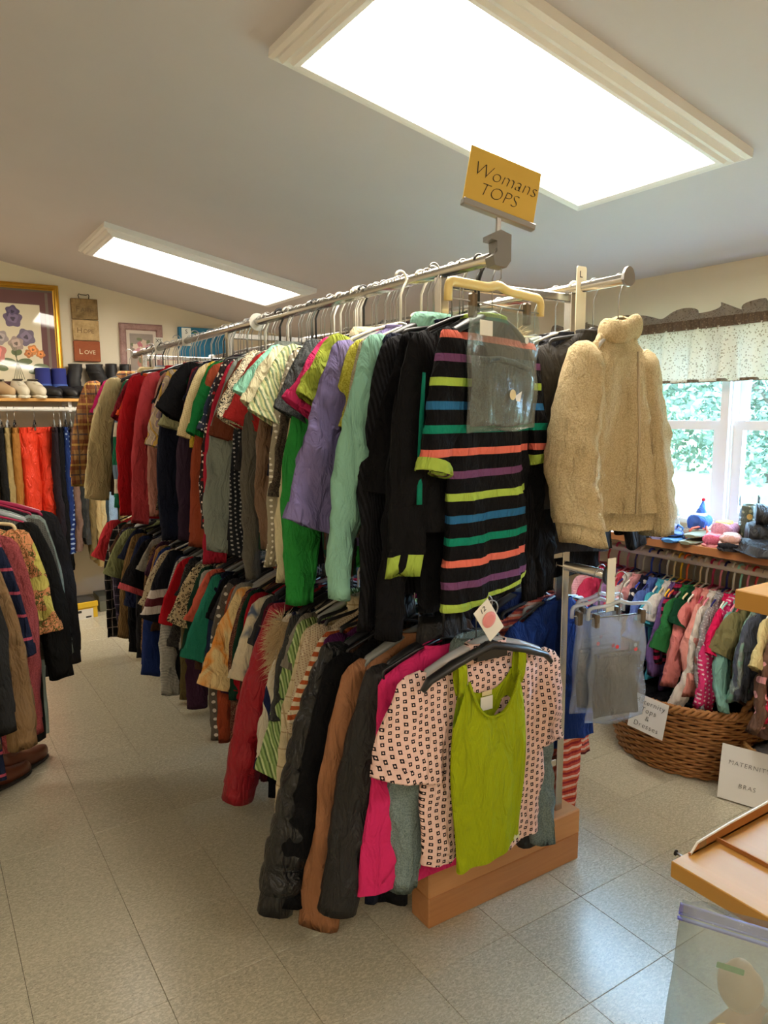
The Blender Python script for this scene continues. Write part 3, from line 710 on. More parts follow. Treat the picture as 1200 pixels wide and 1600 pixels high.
def hang_row(rows, x, z, group, hgroup, seed0, fillers, where, yaw0=4, gapmin=.058, dz=.045):
    DZ[0] = dz; rows = sorted(rows, key=lambda q: q[0]); full = []
    fi = 0
    for i, q in enumerate(rows):
        full.append(q)
        if i+1 < len(rows) and fi < len(fillers) and rows[i+1][0]-q[0] > gapmin:
            nm, d, m = fillers[fi]; fi += 1
            full.append(((q[0]+rows[i+1][0])/2, nm, d+' between the '+' and '.join([' '.join(w.split()[:3]) for w in (q[2], rows[i+1][2])]), rng.choice(['short', '3q', 'long']), None, rng.uniform(.56, .62), m, dict(hw=.18, th=.012, sth=.012)))
    for i, (y, nm, d, slv, sl, L, m, o) in enumerate(full):
        o = dict(o); rz = R(yaw0+rng.uniform(-5, 5)); dx = rng.uniform(-.012, .012)+o.pop('dx', -.012 if slv == 'long' and where == WHERE_U and 'between' not in d else 0)
        lab = d if ' between ' in d else d+' hanging on the '+where
        cat = {'flannel_shirt': 'shirt', 'puffer_coat': 'coat', 'raglan_top': 'top', 'tank_top': 'tank top', 'tee': 'T-shirt'}.get(nm, nm)
        garment(nm, lab, cat, group, (x+dx, y, z), rz, m, L=L, slv=slv, sl=sl or None, seed=seed0+i, **o)
        ty, col = rng.choice([('wide', 'black'), ('wide', 'black'), ('tubular', 'white'), ('wide', 'grey'), ('wide', 'clear'), ('top', 'black'), ('tubular', 'black'), ('wire', 'wire')])
        cn = {'wire': 'metal wire', 'clear': 'clear plastic'}.get(col, col+' plastic')
        hanger((x+dx, y, z), rz, col, ty, f'{cn} hanger inside the '+' '.join(d.split(' between ')[0].split()[:7])+(' by the '+' '.join(d.split(' between the ')[1].split()[:3]) if ' between ' in d else ''), hgroup, hw=o.get('hw', .205)-.012)
    return full
def fl_list(p):
    pal = [('plain black', BLK), ('dark navy', (28, 32, 52)), ('dark grey', (58, 58, 60)), ('chocolate', (74, 52, 40)), ('bottle green', (26, 58, 44)), ('dull plum', (66, 40, 60)), ('stone grey', (140, 134, 122)), ('washed black', (44, 43, 46))]
    kinds = ['top', 'tee', 'cardigan', 'blouse']
    return [(kinds[(i*3) % 4], f'{pal[i % 8][0]} {kinds[(i*3) % 4]}', S(pal[i % 8][1])) for i in range(p)]
UPF = hang_row(UP, RX, ZT, 'clothes on the upper near rail', 'hangers on the upper near rail', 100, fl_list(60), WHERE_U, 6, .038)
LOF = hang_row(LO, RX, ZL, 'clothes on the lower near rail', 'hangers on the lower near rail', 300, fl_list(40), WHERE_L, 2, .055, .03)

DZ[0] = .045
# hero: striped dress and its bagged companion
STR = [BLK, (66, 118, 160), (120, 180, 70), (120, 74, 116), (226, 112, 96), (26, 134, 112)]
M_STR = fab('band', (20, 20, 23), (168, 196, 84), (112, 70, 110), (226, 116, 100), (22, 132, 108), (44, 104, 150), fuzz=.3)
LIME = S((170, 196, 84))
e = garment('dress', 'black knit dress with blue, green, coral, purple and lime stripes at rack end', 'dress', 'clothes on the upper near rail', (RX+.02, 1.445, ZT), R(20), M_STR,
    L=.80, hw=.195, slv='3q', sl=.30, th=.035, seed=5, trim=LIME, fold=.016, n=48, flare=1.02, ang=(34, 9), sw=(.075, .058), sth=.02, skew=.20)
hm = torso_rows(.195, .80, .035, random.Random(5*7919+13), .016, 48, 1.02, skew=.20)
MB().grid([np.array(hm[-1])+(0,0,.012), np.array(hm[-1])*(1.01,1.03,1)+(0,0,.006), np.array(hm[-1])]).out('hem_band', LIME, e, True)
hanger((RX+.02, 1.445, ZT), R(20), 'black', 'wide', 'black plastic hanger inside the striped dress', 'hangers on the upper near rail', .2)
e = garment('cardigan', 'black cardigan with thin teal and rust sleeve stripes behind striped dress', 'cardigan', 'clothes on the upper near rail', (RX+.005, 1.48, ZT), R(12), S((22, 22, 24)),
    L=.62, hw=.22, slv='long', sl=.50, th=.025, seed=77, trim=LIME, ang=(24, 3))
MB().tube([(-.238, -.026, -.24), (-.25, -.03, -.34), (-.258, -.032, -.44), (-.262, -.034, -.55)], [.005, .008, .009, .009], 8, True, .5).out('sleeve_stripe', S((22, 132, 108)), e, True)
hanger((RX+.005, 1.48, ZT), R(12), 'black', 'tubular', 'black tubular hanger inside the cardigan with sleeve stripes', 'hangers on the upper near rail', .2)

hy = empty('clip_hanger', (RX-.005, 1.395, ZT), R(13)); tag(hy, 'pale yellow plastic clip hanger in front of the striped dress', 'hanger')
hkm = MB().tube(arc(0, 0, .0205, 165, -60, 12)+[(.012, 0, -.03), (.012, 0, -.05), (0, 0, -.06), (0, 0, -.07)], .0016, 6).out('hook', STEEL, hy, True)
p = round_path([(-.195,0,-.125), (-.195,0,-.08), (-.04,0,-.078), (0,0,-.066), (.04,0,-.078), (.195,0,-.08), (.195,0,-.125)], .022, 5, False)
MB().tube(p, .0115, 10, True, .75).out('shoulder_bar', plain('pale_yellow_plastic', (232, 206, 132), .4), hy, True)
MB().tube([(-.19, 0, -.118), (.19, 0, -.118)], .002, 6).out('clip_rod', STEEL, hy, True)
for sx in (-.105, .125):
    MB().box((sx-.009, -.012, -.155), (sx+.009, .008, -.098), .004).out('clip', plain('bronze_clip', (120, 104, 84), .35, .6), hy)
bgm = plastic_clear('garment_bag_plastic', (226, 232, 228), .08, .2)
def soft_bag(name, w, h, th, m, parent, z0, seed, nx=22, nz=22, taper=0, lean=0, rip=.005):
    r = random.Random(seed); ph = [r.uniform(0, 6) for _ in range(6)]
    rows = []
    for i in range(nz+1):
        t = i/nz; z = z0-h*t; ww = w*(1+taper*t)
        prof = math.sin(PI*min(1, t*.92+.04))**.5
        row = []
        for j in range(nx*2):
            a = 2*PI*j/(nx*2); cx = math.copysign(abs(math.cos(a))**.6, math.cos(a)); x = ww*cx
            y = th*prof*math.sin(a)*(1-.3*cx*cx)+rip*(math.sin(x*70+ph[0]+z*9)+math.sin(z*48+ph[1]+x*30))*prof*(.3+abs(math.sin(a)))
            row.append((x+.004*math.sin(z*40+ph[2]), y+lean*t, z+.006*math.sin(x*34+ph[3])*(t > .6)))
        rows.append(row)
    return MB().grid(rows, True, False, True).out(name, m, parent, True)
gb = empty('garment_bag', (RX+.005, 1.378, ZT), R(13)); tag(gb, 'clear plastic garment bag clipped to the pale yellow hanger', 'bag')
o = soft_bag('bag_film', .148, .29, .024, bgm, gb, -.132, 3, rip=.003)
MB().box((-.135, -.024, -.2), (-.085, -.022, -.165), .0008).out('price_tag', CARD_W, gb)
o = MB().lathe([(.008, 0), (.008, .001)], 14).out('round_sticker', CARD_W, gb); o.location = (.06, -.024, -.2); o.rotation_euler = (PI/2, 0, 0)
o = MB().lathe([(.013, 0), (.013, .001)], 14).out('round_sticker', plain('gold_sticker', (220, 196, 130), .5), gb); o.location = (.0, -.026, -.335); o.rotation_euler = (PI/2, 0, 0)
MB().prism([(.012, -.338), (.04, -.326), (.032, -.352), (.016, -.35)], 'y', -.0265, -.0255).out('paper_tag', CARD_W, gb)
fs = empty('folded_shirt', (RX+.005, 1.378, ZT), R(13)); tag(fs, 'folded slate grey shirt inside the clear garment bag', 'shirt')
soft_bag('folded_body', .135, .165, .008, fab('heather', (92, 104, 108), (74, 84, 88)), fs, -.245, 8, rip=.0015)
MB().tube([(-.105, -.006, -.256), (-.04, -.011, -.25), (.03, -.011, -.256), (.1, -.005, -.268)], .008, 8).out('collar', fab('heather', (92, 104, 108), (74, 84, 88)), fs, True)

# sign on the rail end
sg = empty('rail_sign', (RX+.003, RY0-.005, ZT), R(-12)); tag(sg, 'yellow card sign reading Womans Tops clamped to rail end', 'sign')
M_CLAMP = plain('grey_clamp', (118, 116, 112), .45, .3)
MB().prism([(-.024, .0), (-.018, -.022), (.014, -.026), (.026, -.01), (.026, .052), (-.004, .062), (-.03, .05), (-.03, .038), (-.014, .036), (-.012, .01)], 'y', -.03, .012).out('clamp', M_CLAMP, sg)
MB().box((-.006, -.014, .055), (.006, -.006, .10), .001).out('stem', STEEL, sg)
tl = empty('sign_head', (0, 0, .098), 0, sg); tl.rotation_euler = (R(-6), R(13), 0)
MB().box((-.103, -.02, -.006), (.103, .0, .010), .002).out('channel', STEEL, tl)
card = MB().box((-.103, -.012, .004), (.099, -.0085, .142), .001).out('card', plain('yellow_card', (218, 180, 78), .6), tl)
lettering('Womans', .05, INK, card, (.0, -.0128, .09), (PI/2, 0, 0), .3, weight=-.0012)
lettering('TOPS', .046, INK, card, (-.012, -.0128, .046), (PI/2, 0, 0), .3, weight=-.0012)

# size dividers on the rails
def divider(x, y, z, txt, label, rz=0):
    e = empty('size_divider', (x, y, z), rz); tag(e, label, 'divider', 'rail size dividers')
    MB().prism([(-.022, -.03), (.022, -.03), (.024, .02), (.024, .062), (-.024, .062), (-.024, .02)], 'y', -.0015, .0015).out('tab', CARD_W, e)
    if txt: lettering(txt, .03, INK, e, (0, -.0022, .042), (PI/2, 0, 0), 0)
divider(RX, 4.30, ZT, 'XS', 'white size divider tab reading XS'); divider(RX, 3.80, ZT+.005, 'S', 'white size divider tab reading S')
d = empty('size_divider', (RX, 2.88, ZT)); tag(d, 'round white rail divider disc above the green tee', 'divider', 'rail size dividers')
rr = [(.036*math.cos(a), .036*math.sin(a)) for a in np.linspace(0, 2*PI, 25)[:-1]]
MB().prism(rr, 'y', -.0015, .0015).out('disc', CARD_W, d)
dl = empty('size_divider', (RX2-.01, 1.60, ZT)); tag(dl, 'tall cream size divider reading L on the far rail', 'divider', 'rail size dividers')
MB().prism([(-.021, -.16), (.021, -.16), (.021, .055), (.017, .06), (-.017, .06), (-.021, .055)], 'y', -.02, -.017).out('tab', plain('cream_card', (226, 216, 188), .6), dl)
lettering('L', .028, INK, dl, (-.004, -.0208, .035), (PI/2, 0, 0), 0)
dl = empty('size_divider', (RX2+.0, RY0+.01, ZL)); tag(dl, 'cream size divider tab on the lower far rail end', 'divider', 'rail size dividers')
MB().prism([(-.018, -.11), (.018, -.11), (.018, .055), (-.018, .055)], 'y', .004, .007).out('tab', plain('cream_card', (226, 216, 188), .6), dl)

DZ[0] = .012
# lower front: pink print tee, chartreuse tank top
M_PINK = fab('mini', (232, 196, 186), (30, 24, 30), s=.95)
garment('tee', 'pale pink tee with tiny black square print behind chartreuse tank', 'T-shirt', 'clothes on the lower near rail', (RX-.02, 1.405, ZL), R(-3), M_PINK, L=.665, hw=.215, slv='short', sl=.22,
        th=.03, seed=21, ang=(30, 16), ang_r=(10, -6), sw=(.09, .105), fold=.016, n=44, flare=.92, sway=-.02)
hanger((RX-.02, 1.405, ZL), R(-3), 'clear', 'wide', 'clear plastic hanger inside the pink printed tee', 'hangers on the lower near rail', .2)
tk = empty('tank_top', (RX-.045, 1.355, ZL-.012), R(-2)); tag(tk, 'chartreuse ribbed tank top hanging at the rack front', 'tank top', 'clothes on the lower near rail')
M_TANK = fab('vstripe', (158, 172, 26), (148, 162, 20), s=.16)
rows = []; ncol = 64; r_ = random.Random(4)
def tank_top_z(x, front):
    ax = abs(x)
    if ax < .083: return (-.265 if front else -.215)+(.105 if front else .055)*(ax/.083)**2.6
    return -.16-.12*min(1, ((ax-.083)/.034))**1.0
for i in range(21):
    t = i/20; row = []
    for j in range(ncol):
        a = 2*PI*j/ncol; front = math.sin(a) < 0
        cx = math.copysign(abs(math.cos(a))**.8, math.cos(a))
        w = .117+.008*math.sin(t*5)-.006*t; x = w*cx
        zt = tank_top_z(.117*cx, front); z = zt+(-.655+.02*cx-zt)*t
        th = .018+.012*math.sin(PI*min(1, t*1.2)*.5)
        row.append((x, th*math.sin(a)+.006*math.sin(x*46+z*3)*t+.004*math.sin(x*90+1)*t, z))
    rows.append(row)
MB().grid(rows).out('body', M_TANK, tk, True)
for sx in (-1, 1):
    for k, yo in enumerate((-.012, .012)):
        pts = [(sx*.098, yo*.2, -.103), (sx*.0975, yo*1.0, -.125), (sx*.096, yo*1.05, -.15), (sx*.095, yo*.85, -.175), (sx*.094, yo*.4, -.2)]
        MB().tube(pts, [.013, .0135, .014, .014, .012], 10, True, .18).out('strap', M_TANK, tk, True)
bd = [(x, -abs(.024*math.sqrt(max(0, 1-(x/.117)**2)))-.003, tank_top_z(x, True)) for x in np.linspace(-.083, .083, 19)]
MB().tube(bd, .0035, 6).out('neck_binding', M_TANK, tk, True)
MB().box((-.02, .012, -.262), (.02, .0135, -.225), .0005).out('care_label', CARD_W, tk)
MB().box((-.016, .011, -.222), (.016, .0125, -.210), .0005).out('care_label', plain('cream_label', (220, 206, 160), .7), tk)
MB().prism([(.062, -.615), (.066, -.606), (.07, -.612), (.078, -.608), (.083, -.6), (.08, -.61), (.08, -.624), (.076, -.616), (.068, -.618), (.065, -.626)], 'y', -.0345, -.0325).out('emblem', plain('white_thread', (214, 216, 180), .8), tk)
hb = hanger((RX-.045, 1.355, ZL), R(-2), 'black', 'wide', 'broad black plastic hanger holding the chartreuse tank top', 'hangers on the lower near rail', .215)
MB().prism([(-.05, -.118), (.05, -.118), (.045, -.088), (.012, -.074), (-.012, -.074), (-.045, -.088)], 'y', -.008, .008).out('centre_plate', HC['black'], hb).location = (0, 0, -.012)
tg = empty('price_tag', (RX-.075, 1.33, ZL-.02), R(-4)); tag(tg, 'white size tag with pink sticker on black hanger hook', 'tag')
tgc = MB().box((-.027, -.001, -.055), (.027, .001, .055), .0006).out('card', CARD_W, tg); tgc.rotation_euler = (R(10), R(-38), 0)
o = MB().lathe([(.02, 0), (.022, .003), (.015, .006)], 18).out('sticker', plain('pink_sticker', (222, 140, 140), .4), tgc); o.location = (0, -.001, .004); o.rotation_euler = (PI/2, 0, 0)

lettering('12', .02, INK, tgc, (-.002, -.0016, .04), (PI/2, 0, 0), .2)
# fur trim on the red puffer's hood, patch on its sleeve; letters on the purple sweatshirt
def fur(name, path, rad, ln, nsp, m, parent, seed):
    r = random.Random(seed); V = []; Fc = []; P = [Vector(p) for p in path]
    for k in range(nsp):
        f = r.uniform(0, len(P)-1.001); i = int(f); c_ = P[i].lerp(P[i+1], f-i)
        d = Vector((r.uniform(-1,1), r.uniform(-1,1), r.uniform(-.9,1))).normalized(); b = c_+d*rad*r.uniform(.3, 1)
        q = d.cross(Vector((r.uniform(-1,1), r.uniform(-1,1), r.uniform(-1,1)))).normalized()*.0022; q2 = q.cross(d)
        tip = b+d*ln*r.uniform(.6, 1.2)+Vector((0, 0, -ln*.35)); i = len(V); V += [b+q, b-q*.5+q2, b-q*.5-q2, tip]; Fc += [(i, i+1, i+3), (i+1, i+2, i+3), (i+2, i, i+3)]
    return mk(name, V, Fc, m, parent, False)
red = [o for o in bpy.data.objects if o.get('label', '').startswith('red puffer')][0]
FUR = plain('beige_fur', (196, 172, 132), .9)
fo = fur('fur_trim', [(-.25, -.09, -.17), (-.27, -.10, -.24), (-.26, -.10, -.31), (-.23, -.09, -.38)], .036, .055, 2200, FUR, red, 5); fo['kind'] = 'stuff'
MB().tube([(-.25, -.09, -.17), (-.27, -.10, -.24), (-.26, -.10, -.31), (-.23, -.09, -.38)], .034, 8).out('fur_backing', FUR, red, True)
o = MB().lathe([(.024, 0), (.024, .003)], 20).out('sleeve_patch', plain('dark_patch', (70, 52, 50), .6), red); o.location = (-.30, -.068, -.46); o.rotation_euler = (PI/2, 0, R(-20))
pur = [o for o in bpy.data.objects if o.get('label', '').startswith('purple sweatshirt')][0]

DZ[0] = .045
# ------------------------------------------------------------------ far rail, upper: sherpa jacket and neighbours
GU2, HU2 = 'clothes on the upper far rail', 'hangers on the upper far rail'
M_SHERPA = fab('heather', (212, 192, 152), (190, 168, 128), fuzz=1.0)
sj = garment('fleece_jacket', 'beige sherpa fleece jacket hanging at the far rail end', 'jacket', GU2, (RX2+.01, 1.455, ZT), R(6), M_SHERPA, L=.66, hw=.155, slv='long', sl=.47, th=.040, sth=.044, hem=True,
        seed=9, ang=(28, 5), ang_r=(20, 2), sw=(.085, .068), fold=.05, n=56, collar='roll', sway=-.05)
MB().tube([(0.012, -.062, -.16), (.012, -.078, -.4), (.012, -.078, -.63)], .004, 6).out('zip', plain('beige_zip', (170, 150, 118), .5), sj, True)
hanger((RX2+.01, 1.455, ZT), R(6), 'clear', 'wide', 'clear plastic hanger inside the sherpa jacket', HU2, .11)
UP2 = [
 (1.545,'tee','charcoal short-sleeved jersey tee','short',.24,.62,S((66,64,62)),dict(ang=(34,16),hw=.19)),
 (1.62,'hoodie','dark charcoal fleece hoodie','long',.56,.78,S((44,44,48)),dict(th=.035,hood=True,hw=.2)),
 (1.70,'dress','long black velvet dress','long',.52,.86,S((20,20,23)),dict(th=.04,hw=.21)),
 (1.78,'cardigan','oat fleece cardigan','long',.5,.7,S((190,178,150)),dict(th=.03)),
 (1.87,'top','poppy red top','short',.2,.6,S((190,34,40)),dict()),
 (1.97,'coat','brown coat with fur collar','long',.5,.74,S((92,70,52)),dict(th=.04)),
 (2.10,'sweater','forest green sweater','long',.5,.64,S((40,78,58)),dict()),
 (2.25,'blouse','ivory blouse','3q',.3,.62,S((214,206,188)),dict()),
 (2.45,'top','dark denim top','long',.5,.62,S((50,60,86)),dict()),
 (2.7,'cardigan','mulberry cardigan','long',.5,.64,S((104,40,70)),dict()),
 (3.0,'sweater','slate sweater','long',.5,.64,S((82,90,96)),dict()),
 (3.35,'top','tan jersey top','3q',.3,.62,S((176,140,100)),dict()),
 (3.75,'blouse','wine blouse','3q',.3,.62,S((98,30,44)),dict()),
 (4.2,'sweater','grey marl sweater','long',.5,.64,fab('heather',(140,140,140),(110,110,110)),dict()),
]
hang_row(UP2, RX2, ZT, GU2, HU2, 500, [], 'upper far rail', -4)
cf = [o for o in bpy.data.objects if o.get('label', '').startswith('brown coat with fur')][0]
fo = fur('fur_collar', [(-.12, -.02, -.10), (-.05, -.03, -.06), (.05, -.03, -.06), (.12, -.02, -.10)], .025, .05, 700, FUR, cf, 6); fo['kind'] = 'stuff'
# far rail, lower
GL2, HL2 = 'clothes on the lower far rail', 'hangers on the lower far rail'
DEN = S((30, 52, 110))
LO2 = [
 (1.66,'tee','royal blue crew-neck tee','short',.24,.60,DEN,dict(hw=.19,ang=(24,10))),
 (1.73,'jacket','coral and white candy-striped top','long',.46,.62,fab('hstripe',(216,110,92),(216,186,176),(200,96,84),(120,60,70),s=.6),dict(hw=.2,ang=(14,4))),
 (1.81,'skirt_set','indigo denim tunic','long',.48,.68,S((34,48,92)),dict(hw=.215,th=.04)),
 (1.90,'top','dark brown jersey top','3q',.3,.6,S((70,50,44)),dict()),
 (2.0,'top','bright marigold top','short',.2,.56,S((232,160,40)),dict()),
 (2.12,'top','magenta lounge top','3q',.3,.6,S((168,44,100)),dict()),
 (2.3,'top','black lounge top','long',.5,.64,S(BLK),dict()),
 (2.55,'top','powder blue lounge top','long',.5,.6,S((150,170,196)),dict()),
 (2.85,'top','charcoal lounge top','long',.5,.64,S(CHAR),dict()),
 (3.2,'top','lilac lounge top','long',.5,.6,S((160,140,180)),dict()),
 (3.6,'top','moss lounge top','long',.5,.6,S((96,104,70)),dict()),
 (4.1,'top','brick lounge top','long',.5,.6,S((140,64,54)),dict()),
]
LO2 = [(q[0], 'tunic' if q[1] == 'skirt_set' else ('top' if q[1] == 'jacket' else q[1]), *q[2:]) for q in LO2]
hang_row(LO2, RX2, ZL, GL2, HL2, 700, [], 'lower far rail', 0, dz=.03)

DZ[0] = .03
# trousers builder
def trousers(name, label, group, loc, rz, m, L=1.0, w=.17, th=.03, seed=1, quilt=0, cat='trousers', flat=1, cuff=False, gather=0):
    r = random.Random(seed*31+7); e = empty(name, (loc[0], loc[1], loc[2]-DZ[0]), rz); tag(e, label, cat, group); zt = -.13
    wr = [[(w*math.copysign(abs(math.cos(a))**.7, math.cos(a)), th*.8*math.sin(a), zt-z) for a in np.linspace(0, 2*PI, 25)[:-1]] for z in (0, .02, .04)]
    MB().grid(wr).out('waistband', m, e, True)
    nr = 26
    for sd in (-1, 1):
        p1 = r.uniform(0, 6); rows = []
        for i in range(nr+1):
            t = i/nr; z = zt-.04-(L-.04)*t; hip = max(0, 1-t*3.6)
            cw = w*(.52+.05*hip)*(1-.18*t); cx = sd*w*(.5-.02*t); ty = th*(1+.35*math.sin(t*3))*(1+gather*mnoise.noise((t*26, sd*3, seed)))
            rows.append([(cx+cw*math.cos(a)*(1+.04*math.sin(z*11+p1)), ty*math.sin(a)+.008*math.sin(z*7+p1)*t+.004*math.sin(math.cos(a)*9+p1+z*4), z) for a in np.linspace(0, 2*PI, 17)[:-1]])
        MB().grid(wrinkle(rows, .012+gather*.14, seed+sd, .01)).out('trouser_leg', m, e, True)
    for q in (-.6, .6): MB().box((q*w-.006, -th*.8-.004, zt-.045), (q*w+.006, -th*.8+.001, zt+.003)).out('belt_loop', m, e)
    return e
t_ = trousers('striped_leggings', 'orange, white and red striped trousers low on the far rail', GL2, (RX2+.035, 1.695, ZL-.02), R(0), fab('hstripe', (206,100,72), (226,190,176), (196,84,70), (150,50,60), s=.7), .72, .14, .03, 3)
hanger((RX2+.035, 1.695, ZL-.02), 0, 'clear', 'clip', 'clear clip hanger holding the striped trousers', HL2, .14)

# plastic-bagged hosiery at lower far rail end
DZ[0] = -.01
M_BAGB = plastic_clear('hosiery_bag_film', (222, 232, 246), .24, .14)
def hosiery(x, y, rz, w, h, col, desc, seed):
    e = empty('plastic_bag', (x, y, ZL), rz); tag(e, 'clear plastic bag of '+desc, 'bag', 'plastic bags at the lower far rail end')
    soft_bag('bag_film', w, h, .032, M_BAGB, e, -.115, seed, taper=.12, rip=.004)
    for sx in (-.3, .4):
        o = MB().lathe([(.006, 0), (.006, .001)], 10).out('red_dot', plain('red_dot', (220, 60, 70), .5), e); o.location = (sx*w, -.034, -.205-.02*sx); o.rotation_euler = (PI/2, 0, 0)
    g = empty('folded_hosiery', (x, y, ZL), rz); tag(g, 'folded '+desc+' inside its plastic bag', 'hosiery', 'folded hosiery in bags')
    soft_bag('folded_fabric', w*.86, h*.60, .014, S(col), g, -.115-h*.34, seed+3, rip=.002)
    MB().tube([(-w*.8, -.01, -.115-h*.36), (0, -.016, -.115-h*.35), (w*.8, -.01, -.115-h*.37)], .006, 7).out('waist_elastic', S(tuple(min(255, v+20) for v in col)), g, True)
    hanger((x, y, ZL), rz, 'clear', 'clip', 'clear clip hanger above the bag of '+desc, HL2, w*1.15)
hosiery(RX2-.03, 1.455, R(-8), .085, .31, (52, 56, 66), 'dark slate leggings, by the post', 31)
hosiery(RX2+.0, 1.40, R(-14), .095, .33, (40, 42, 50), 'black leggings, nearest the basket sign', 37)
hosiery(RX2+.03, 1.50, R(-2), .09, .27, (70, 64, 56), 'brown leggings, behind the other two', 43)

# ------------------------------------------------------------------ left rack
DZ[0] = .03
LX, LZ = .10, 1.30
LSK = .35; LRZ = -math.atan(LSK)
lr = empty('clothes_rack', (.075, 2.9, 0), LRZ); tag(lr, 'single-rail metal clothes rack at the left edge', 'clothes rack')
MB().tube([(0, -.95, LZ), (0, .60, LZ)], .0155, 12).out('rail', CHROME, lr, True)
for y in (-.93, .6):
    MB().box((-.015, y-.015, .03), (.015, y+.015, LZ), .002).out('post', CHROME, lr)
    MB().box((-.3, y-.02, 0), (.06, y+.02, .03), .003).out('foot', CHROME, lr)
GLR, HLR = 'clothes on the left rack', 'hangers on the left rack'
LR = [
 (2.22,'jacket','dark navy jacket','long',.4,.66,S((26,28,40)),dict(hw=.2)),
 (2.32,'sweater','taupe brown fine sweater','long',.46,.66,S((100,82,66)),dict(hw=.205)),
 (2.42,'cardigan','washed black soft cardigan','long',.44,.68,S((44,44,44)),dict(hw=.21)),
 (2.52,'sweater','fawn long sweater','long',.54,.72,S((136,108,76)),dict(hw=.21)),
 (2.62,'dress','navy dress with thin pink lines','3q',.34,.92,fab('hstripe',(32,38,60),(32,38,60),(32,38,60),(32,38,60),(32,38,60),(32,38,60),(32,38,60),(176,76,96),s=1.5),dict(hw=.21)),
 (2.74,'sweater','dusty rose knit sweater','long',.60,.88,fab('heather',(164,82,84),(140,66,70)),dict(hw=.235,ang=(20,2))),
 (2.86,'blouse','peach blouse with green leaf drawings','3q',.34,.86,fab('leaf',(222,152,106),(96,96,50),(206,196,104),s=1.5),dict(hw=.25,ang=(24,12),sw=(.085,.10))),
 (2.97,'dress','long black jersey dress','long',.50,.96,S((30,30,30)),dict(hw=.25,th=.03)),
 (3.10,'shirt','grey houndstooth shirt','long',.46,.70,fab('dots',(104,104,98),(66,66,64),s=.25),dict(hw=.245,ang=(26,8))),
 (3.22,'skirt','pale aqua long tunic','long',.5,1.04,S((156,172,166)),dict(hw=.22)),
 (3.32,'cardigan','charcoal wrap cardigan','long',.56,.84,S((48,48,52)),dict(hw=.25)),
]
LR = [(q[0], 'tunic' if q[1] == 'skirt' else q[1], *q[2:]) for q in LR]
for i, (y, nm, d, slv, sl, L, m, o) in enumerate(LR):
    rz = LRZ+R(rng.uniform(-4, 4)); LX = .075+(y-2.9)*LSK
    garment(nm, d+' on the left rack', nm, GLR, (LX, y, LZ), rz, m, L=L, slv=slv, sl=sl, seed=900+i, **o)
    col, ty = [('black','wide'),('clear','wide'),('white','tubular'),('black','wide'),('cream','top'),('clear','wide'),('cream','top'),('magenta','tubular'),('clear','wide'),('magenta','tubular'),('magenta','wide')][i]
    hanger((LX, y, LZ), rz, col, ty, {'clear': 'clear plastic'}.get(col, col)+' hanger inside the '+d, HLR, o['hw']-.012)

# brown boots on the floor below the left rack
def foot_rows(L, W, H, toe=.5, n=16, heel=0, z0=0, nt=14):
    rows = []
    for i in range(nt+1):
        t = i/nt
        w = W*(.62+.38*math.sin(PI*min(1, .25+t*.72)))*(1 if t < .75 else math.sqrt(max(.02, 1-((t-.75)/.25)**2)*(1-.0)))
        if t < .08: w *= .55+.45*(t/.08)
        h = H*(1-(1-toe)*min(1, max(0, (t-.25)/.55))**.8)*(1 if t < .88 else math.sqrt(max(.04, 1-((t-.88)/.12)**2*.85)))
        zb = z0+heel*max(0, 1-t/.55)
        rows.append([(w*math.copysign(abs(math.cos(a))**.7, math.cos(a)), L*(t-.5), zb+h*(.5+.5*math.sin(a)) if math.sin(a) > -.5 else zb) for a in np.linspace(0, 2*PI, n+1)[:-1]])
    return rows
def sole(L, W, th, z0=0, heel=0):
    rows = foot_rows(L, W*1.06, th, 1, 16, heel, z0); return MB().grid(rows, True, True, True)
def boot(name, label, group, loc, rz, m, msole, L=.26, W=.045, shaft=.2, sr=.052, lean=0, crease=0, heel=0, cat='boot', foot_mat=None, trim=None, collapse=0, shaft_mat=None, group_pair=None):
    e = empty(name, loc, rz); tag(e, label, cat, group)
    sole(L, W, .018, 0, 0).out('sole', msole, e)
    if heel: MB().box((-W*.75, -L*.5+.004, 0), (W*.75, -L*.5+.06, heel+.012), .006).out('heel', msole, e)
    MB().grid(foot_rows(L*.98, W, .085, .62, 16, heel, .014), True, True, True).out('foot', foot_mat or m, e, True)
    rows = []
    for i in range(13):
        t = i/12; rr_ = sr*(1.02-.08*t)*(1+crease*math.sin(t*26)); y0 = -L*.5+sr*1.1+lean*t*t
        rows.append([(rr_*.86*math.cos(a)+collapse*.02*math.sin(t*5), y0+rr_*1.15*math.sin(a), .05+heel+shaft*t) for a in np.linspace(0, 2*PI, 19)[:-1]])
    rr_ = np.array(rows[-1]); c_ = rr_.mean(0); rows += [c_+(rr_-c_)*.9, c_+(rr_-c_)*.86-(0, 0, .06)]
    MB().grid(rows).out('shaft', shaft_mat or m, e, True)
    if trim is not None:
        q = np.array(rows[2]); c_ = q.mean(0)
        MB().grid([c_+(q-c_)*1.06+(0,0,-.02), c_+(q-c_)*1.09, c_+(q-c_)*1.03+(0,0,.02)]).out('ankle_trim', trim, e, True)
    return e
BROWN = plain('brown_leather', (96, 50, 30), .38); BSOLE = plain('dark_sole', (40, 34, 30), .7)
boot('ankle_boot', 'brown leather ankle boot under the left rack, left of pair', 'boots under the left rack', (.22, 3.24, 0), R(-60), BROWN, BSOLE, .27, .045, .06, .045, heel=.035)
boot('ankle_boot', 'brown leather ankle boot under the left rack, right of pair', 'boots under the left rack', (.315, 3.35, 0), R(-52), BROWN, BSOLE, .27, .045, .06, .045, heel=.035)

DZ[0] = .0
